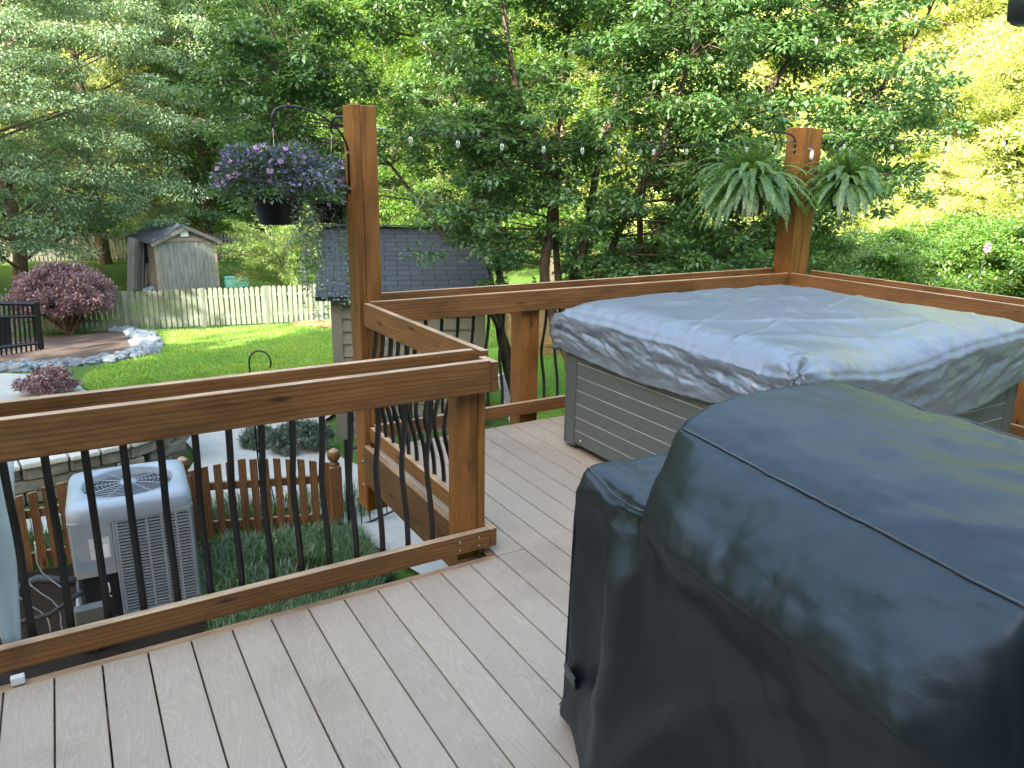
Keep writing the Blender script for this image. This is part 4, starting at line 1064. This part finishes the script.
fern(F1,F1h-Vector((0,0,.06)),.45,'bushy green fern hanging left of the right corner post',41,420)
fern(F2,F2h-Vector((0,0,.06)),.37,'green fern in a black pot hanging right of the corner post',42,260)

# ------------------------------------------------------------------ string lights
def string_light(p0,p1,n,sag,label,wob=0):
    p0=Vector(p0); p1=Vector(p1); root=empty('string_light',p0,label,'string lights','string lights between the posts'); d=p1-p0; pts=[]
    m=60
    for i in range(m+1):
        t=i/m; pts.append(d*t+Vector((0,0,-sag*4*t*(1-t)+wob*math.sin(t*21))))
    MB().tube(pts,.002,5).build('wire',M['dark_plastic'],root,smooth=True)
    hw=MB().tube([pts[0],pts[1]],.006,6).tube([pts[-1],pts[-3]],.006,6); hw.build('turnbuckle',M['silver'],root)
    for k in range(n):
        t=(k+.7)/(n+.4); q=d*t+Vector((0,0,-sag*4*t*(1-t)+wob*math.sin(t*21)))
        MB().lathe([(.001,0),(.008,0),(.008,-.026),(.006,-.03)],10).build('socket',M['black'],root,q)
        MB().lathe([(.007,-.03),(.012,-.04),(.015,-.055),(.012,-.07),(.001,-.078)],12).build('bulb',M['glass'],root,q,smooth=True)
string_light((1.68,4.46,1.925),(5.33,4.46,1.985),11,.06,'string of clear glass bulbs strung between the two tall posts')
string_light((5.57,4.46,1.985),(5.75,-1.5,2.25),14,.12,'string of clear bulbs running from the right post towards the house',.012)
lb_=empty('string_light_bulb',(5.44,4.365,1.87),'single clear bulb hanging on the front face of the right corner post','bulb')
MB().tube([(-.11,.0,.09),(-.06,-.004,.05),(0,-.004,.045)],.0025,4).build('wire',M['silver'],lb_)
MB().lathe([(.001,.04),(.012,.035),(.018,0),(.014,-.04),(.001,-.045)],10).build('bulb',M['white'],lb_,smooth=True)

# garden flower stake
fs=atD(977,288,14); st0=g3(fs.x,fs.y); tz=atD(982,249,14).z; fk=empty('garden_stake',st0,'white garden stake with a pink flower head beyond the right railing','garden ornament')
MB().tube([(0,0,0),(.04,0,tz-st0.z)],.010,6).build('stick',M['silver'],fk)
m=MB()
for k in range(7):
    t=k*2*PI/7; m.lathe([(.001,.03),(.045,0),(.001,-.03)],8,(.05+.06*math.cos(t),-.02,tz-st0.z+.02+.06*math.sin(t)))
m.build('flower_head',simple('dusty pink',(.30,.15,.19),.7,var=.3,scale=20),fk,smooth=True)

# white debris under rail / downspout
o=MB().box(-.03,.03,-.02,.02,0,.5).build('downspout',M['white'],None,onz(514,424,-.35),(.1,-.35,0),bevel=.01); tag(o,'short white downspout piece leaning below the far railing','downspout')

# ------------------------------------------------------------------ dark lantern at the top right
ln=atD(1034,2,2.9); lt=empty('hanging_lantern',ln,'dark rounded lantern hanging at the top right corner','lantern')
MB().lathe([(.001,-.06),(.045,-.06),(.062,-.045),(.066,.0),(.066,.10),(.04,.13),(.001,.135)],24).build('lamp_body',M['dark_plastic'],lt,smooth=True)
hy=-1.55-ln.y
MB().tube([(0,0,.13),(0,0,.35)],.004,6).tube([(0,.02,.35),(0,hy,.35)],.012,6).build('bracket',M['black'],lt)

# ------------------------------------------------------------------ house behind the camera
hs=empty('house',(2,-1.75,-1.4),'pale sided house standing behind the deck','house')
MB().box(-6.5,7,-6,.0,0,6.6).build('wall',M['house'],hs)
s=MB()
for k in range(36): s.box(-6.5,7,.0,.018,k*.18,k*.18+.172)
s.build('lap_siding',M['house'],hs,bevel=.004)
T=MB().box(-7,7.5,-6.3,.35,6.6,6.8); T.build('roof',M['shingle'],hs)
dr=MB().box(-2.4,-.4,.02,.05,1.42,3.5).build('door',M['white'],hs); MB().box(-2.3,-1.45,.051,.056,1.5,3.4).box(-1.35,-.5,.051,.056,1.5,3.4).build('pane',M['window'],dr)

# ------------------------------------------------------------------ crape myrtles
def myrtle(stems,label,seed,nleaf,crown_pts,leaf=.068,base=None,mat=None):
    """stems: list of lists of (u,v,D,radius)"""
    rr=random.Random(seed); root=empty('crape_myrtle',base,label,'tree','multi-stemmed trees behind the deck'); B=Vector(base)
    m=MB(); tips=[]
    for st in stems:
        pts=[atD(u,v,D)-B for u,v,D,_ in st]; rad=[q[3] for q in st]; start=Vector((rr.uniform(-.15,.15),rr.uniform(-.1,.1),-.1))
        # resample smoothly
        pts=[start]+pts; rad=[rad[0]*1.25]+rad; P=[];Rr=[]
        for i in range(len(pts)-1):
            a0=pts[max(i-1,0)];a1=pts[i];a2=pts[i+1];a3=pts[min(i+2,len(pts)-1)]
            for k in range(5):
                t=k/5; P.append(.5*((2*a1)+(-a0+a2)*t+(2*a0-5*a1+4*a2-a3)*t*t+(-a0+3*a1-3*a2+a3)*t**3)+Vector((rr.uniform(-1,1),rr.uniform(-1,1),0))*.015); Rr.append(rad[i]+(rad[i+1]-rad[i])*t)
        P.append(pts[-1]); Rr.append(rad[-1]); m.tube(P,Rr,7)
        tips+=P[7:]
    # limbs reaching to clump centres
    cl=[];rd=[]
    for (u,v,D) in crown_pts:
        e=atD(u,v,D)-B; below=[t for t in tips if t.z<e.z+.1] or tips; s=min(below,key=lambda t:(t-e).length+.3*abs(e.z-t.z))
        mid=s.lerp(e,.5)+Vector((rr.uniform(-.1,.1),rr.uniform(-.1,.1),rr.uniform(0,.15)))
        m.tube([s,mid,e],[.011,.006,.002],5,False)
        for k in range(3):
            q=mid.lerp(e,rr.uniform(.2,1))+Vector((rr.gauss(0,.22),rr.gauss(0,.22),rr.gauss(0,.10))); cl.append(tuple(q)); rd.append(rr.uniform(.16,.32))
            if k==0: m.tube([mid,q],[.004,.0015],4,False)
    P,Dd=clustered(cl,rd,nleaf,.42,seed,.25)
    leafobj('foliage',P,leaf,mat or M['lf_myrtle'],root,dirs=Dd*np.array([1,1,.25]),seed=seed,aspect=.5,droop=.18)
    m.build('trunk',M['bark_red'],root,smooth=True); return root
rr=random.Random(77)
def crown(n,box,Dr,excl=None):
    out=[]
    while len(out)<n:
        u=rr.uniform(box[0],box[2]); v=rr.uniform(box[1],box[3])
        if excl and excl(u,v): continue
        out.append((u,v,rr.uniform(*Dr)))
    return out
b1=g3(*onz(520,400,-1.55).xy); b2=g3(*atD(590,400,8.8).xy); b3=g3(*atD(690,390,9.6).xy)
D1=b1.xy.length
# envelope of the lower crown edge
def low(u):
    pts=[(150,90),(195,150),(240,200),(300,215),(380,225),(420,262),(500,275),(700,290),(860,300),(900,180),(960,100),(990,10)]
    for (a,va),(b,vb) in zip(pts,pts[1:]):
        if a<=u<=b: return va+(vb-va)*(u-a)/(b-a)
    return 0
myrtle([[(500,330,D1,.07),(488,270,D1+.1,.065),(470,160,D1+.2,.05),(438,40,D1+.2,.035),(405,-90,D1+.1,.02)],
        [(520,330,D1,.06),(498,270,D1+.2,.055),(500,150,D1+.5,.035),(486,20,D1+.5,.025),(470,-120,D1+.4,.015)],
        [(505,340,D1,.05),(455,255,D1-.2,.03),(390,165,D1-.4,.02),(300,80,D1-.4,.012)]],
       'multi-stemmed leafy tree rising in front of the garden shed',51,56000,
       crown(150,(190,-60,520,270),(D1-1.0,D1+.6),lambda u,v:v>low(u)-8 or (300<u<420 and v>150)),base=b1)
myrtle([[(548,300,8.7,.06),(550,230,8.7,.055),(552,172,8.7,.05),(517,94,8.7,.035),(500,-40,8.6,.02)],
        [(572,300,8.9,.055),(583,250,8.9,.05),(600,156,9.0,.04),(630,50,9.0,.03),(650,-80,9,.02)],
        [(560,300,8.9,.045),(556,180,9.0,.03),(566,60,9.0,.02),(572,-80,9,.015)],
        [(590,310,8.8,.05),(625,220,8.7,.04),(668,130,8.6,.03),(700,20,8.6,.02)]],
       'multi-stemmed leafy tree with forked trunks behind the middle of the far railing',52,62000,
       crown(180,(430,-60,760,295),(8.0,9.5),lambda u,v:v>low(u)+5),base=b2)
myrtle([[(640,300,9.5,.05),(672,220,9.5,.045),(722,150,9.5,.035),(790,60,9.4,.025),(850,-50,9.3,.015)],
        [(660,310,9.5,.045),(640,230,9.7,.04),(655,120,9.7,.03),(672,-20,9.7,.02)],
        [(700,300,9.6,.045),(745,240,9.7,.04),(800,190,9.8,.03),(880,90,9.8,.02),(930,10,9.8,.012)]],
       'leafy tree with arching stems behind the hanging fern and right post',53,66000,
       crown(190,(620,-60,965,305),(8.8,10.6),lambda u,v:v>low(u)+5),base=b3)

# ------------------------------------------------------------------ woodland
T_wood=[tree_mesh(61,14,4.6,65000,.125,M['lf_wood'],M['bark'],low=.12),tree_mesh(62,16,5.2,70000,.13,M['lf_dark'],M['bark'],low=.10),tree_mesh(63,13,5.0,80000,.12,M['lf_sunlit'],M['bark'],low=.08)]
T_left=tree_mesh(64,13,6.3,150000,.105,M['lf_left'],M['bark'],low=.13,flat=.32,ncl=170,clr=.17,up=.1,droop=.3)
T_shr=tree_mesh(65,4.2,2.6,40000,.095,M['lf_shrub'],M['bark'],low=.02,ncl=90,trunk=.08)
def T(name,ms,u,D,label,group=None,s=1,rz=None,cat='tree'):
    d=ray(u,300); k=D/math.hypot(d.x,d.y); x,y=d.x*k,d.y*k
    return place_tree(name,ms,g3(x,y,-.1),label,cat,group,rz if rz is not None else rnd.uniform(0,6),s)
T('broad_tree',T_left,20,33,'large grey green tree with layered branches at the left of the yard')
T('broad_tree',T_left,110,40,'paler tree standing behind the large left tree above the old shed',s=1.15,rz=2.2)
GW='woodland trees beyond the yard'
lab_f='leafy woodland tree standing in the row beyond the back fence'
for i,(u,D,k,s) in enumerate([(-120,44,0,1),(160,46,2,1),(215,44,1,1),(262,47,0,1.05),(300,43,1,.95),(345,46,1,1.1),(395,38,0,1.0),(440,33,0,.95),(500,36,2,1.05),(555,31,0,1),(610,34,2,1.0),(665,31,2,.95),(720,33,0,1),(780,29,2,1.0),(60,52,2,1.2),(0,55,1,1.3)]):
    T('woodland_tree',T_wood[k],u,D,lab_f,GW,s)
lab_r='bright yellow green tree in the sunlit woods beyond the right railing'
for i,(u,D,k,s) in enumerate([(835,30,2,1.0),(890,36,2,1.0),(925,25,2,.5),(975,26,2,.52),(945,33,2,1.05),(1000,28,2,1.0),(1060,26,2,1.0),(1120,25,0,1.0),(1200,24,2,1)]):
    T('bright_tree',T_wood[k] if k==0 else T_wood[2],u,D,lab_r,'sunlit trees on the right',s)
lab_s='dense green hedge shrub beyond the far right railing'
for i,(u,D,s) in enumerate([(640,13,.6),(720,13.5,.62),(800,14,.6),(862,14,.55),(905,15.5,.6),(945,17,.66),(985,15.5,.62),(1030,15,.66),(1080,15,.7),(1140,14,.7)]):
    T('hedge_shrub',T_shr,u,D,lab_s,'shrubs beyond the right railing',s,cat='shrub')
# feathery sapling behind white fence
sp=onground(285,300)
def feather():
    rr=random.Random(9); root=empty('feathery_sapling',g3(sp.x,sp.y),'light green feathery sapling behind the white fence under the flower baskets','tree'); m=MB(); P=[];D=[]
    for k in range(120):
        th=rr.uniform(0,2*PI); L=rr.uniform(1.2,2.4); el=rr.uniform(.2,1.3); s=Vector((0,0,rr.uniform(.2,1.8))); d=Vector((math.cos(th)*math.cos(el),math.sin(th)*math.cos(el),math.sin(el))); p=s; pts=[p]
        for i in range(14):
            d=(d+Vector((0,0,-.05))).normalized(); p=p+d*L/14; pts.append(p)
            if i>2:
                for _ in range(16): P.append(tuple(p+Vector((rr.gauss(0,.06),rr.gauss(0,.06),rr.gauss(0,.06))))); D.append(tuple(d))
        m.tube(pts[::3],.007,4,False)
    leafobj('foliage',np.array(P),.13,M['lf_feather'],root,dirs=np.array(D),seed=9,aspect=.14)
    m.build('stem',M['bark'],root)
feather()
# unseen trees added left of the yard to keep sun off the deck
T_shade=tree_mesh(66,17,6.5,26000,.5,M['lf_dark'],M['bark'],low=.1,ncl=150,trunk=.4,clr=.26)
for i,(x,y,s) in enumerate([(-16,-11,1.12),(-16,-3.5,.97),(-15.5,2.8,.92),(-23,-1,.95),(-24,-9,1.1),(-16,17,.9),(-18,25,1.0)]):
    place_tree('added_shade_tree',T_shade,g3(x,y,-.1),'unseen dense tree added to shade the deck and yard from the left','tree','unseen trees added to block the sun',i*1.3,s)

# far woods that read as one mass
r=np.random.RandomState(3); n=110000
th=R(-25)+r.rand(n)*R(150); Dd=58+18*r.rand(n)+4*np.sin(th*17); zz=r.rand(n)**.8*34-2
P=np.stack([np.sin(th)*Dd,np.cos(th)*Dd,zz+2*np.sin(th*30)],1)
V,F=leaves(P,.85,seed=4,aspect=.7,droop=.2); tag(link('distant_woods',mesh_np('distant_woods',V,F,M['lf_wood'])),kind='stuff')
# wooded hill behind them
hv=[];hf=[]; nn=90
for i in range(nn):
    t=R(-40)+R(190)*i/(nn-1)
    for D_,z in ((66,-1),(80,10),(100,24+3*math.sin(i*.8)),(150,45)): hv.append((math.sin(t)*D_,math.cos(t)*D_,z))
for i in range(nn-1):
    for k in range(3): a=i*4+k; hf.append((a,a+1,a+5,a+4))
tag(link('hill',mesh_np('hill',hv,hf,M['ground'],True)),kind='structure')

sc.render.engine='CYCLES'
sc.cycles.max_bounces=8; sc.cycles.diffuse_bounces=4; sc.cycles.transmission_bounces=6; sc.cycles.transparent_max_bounces=8
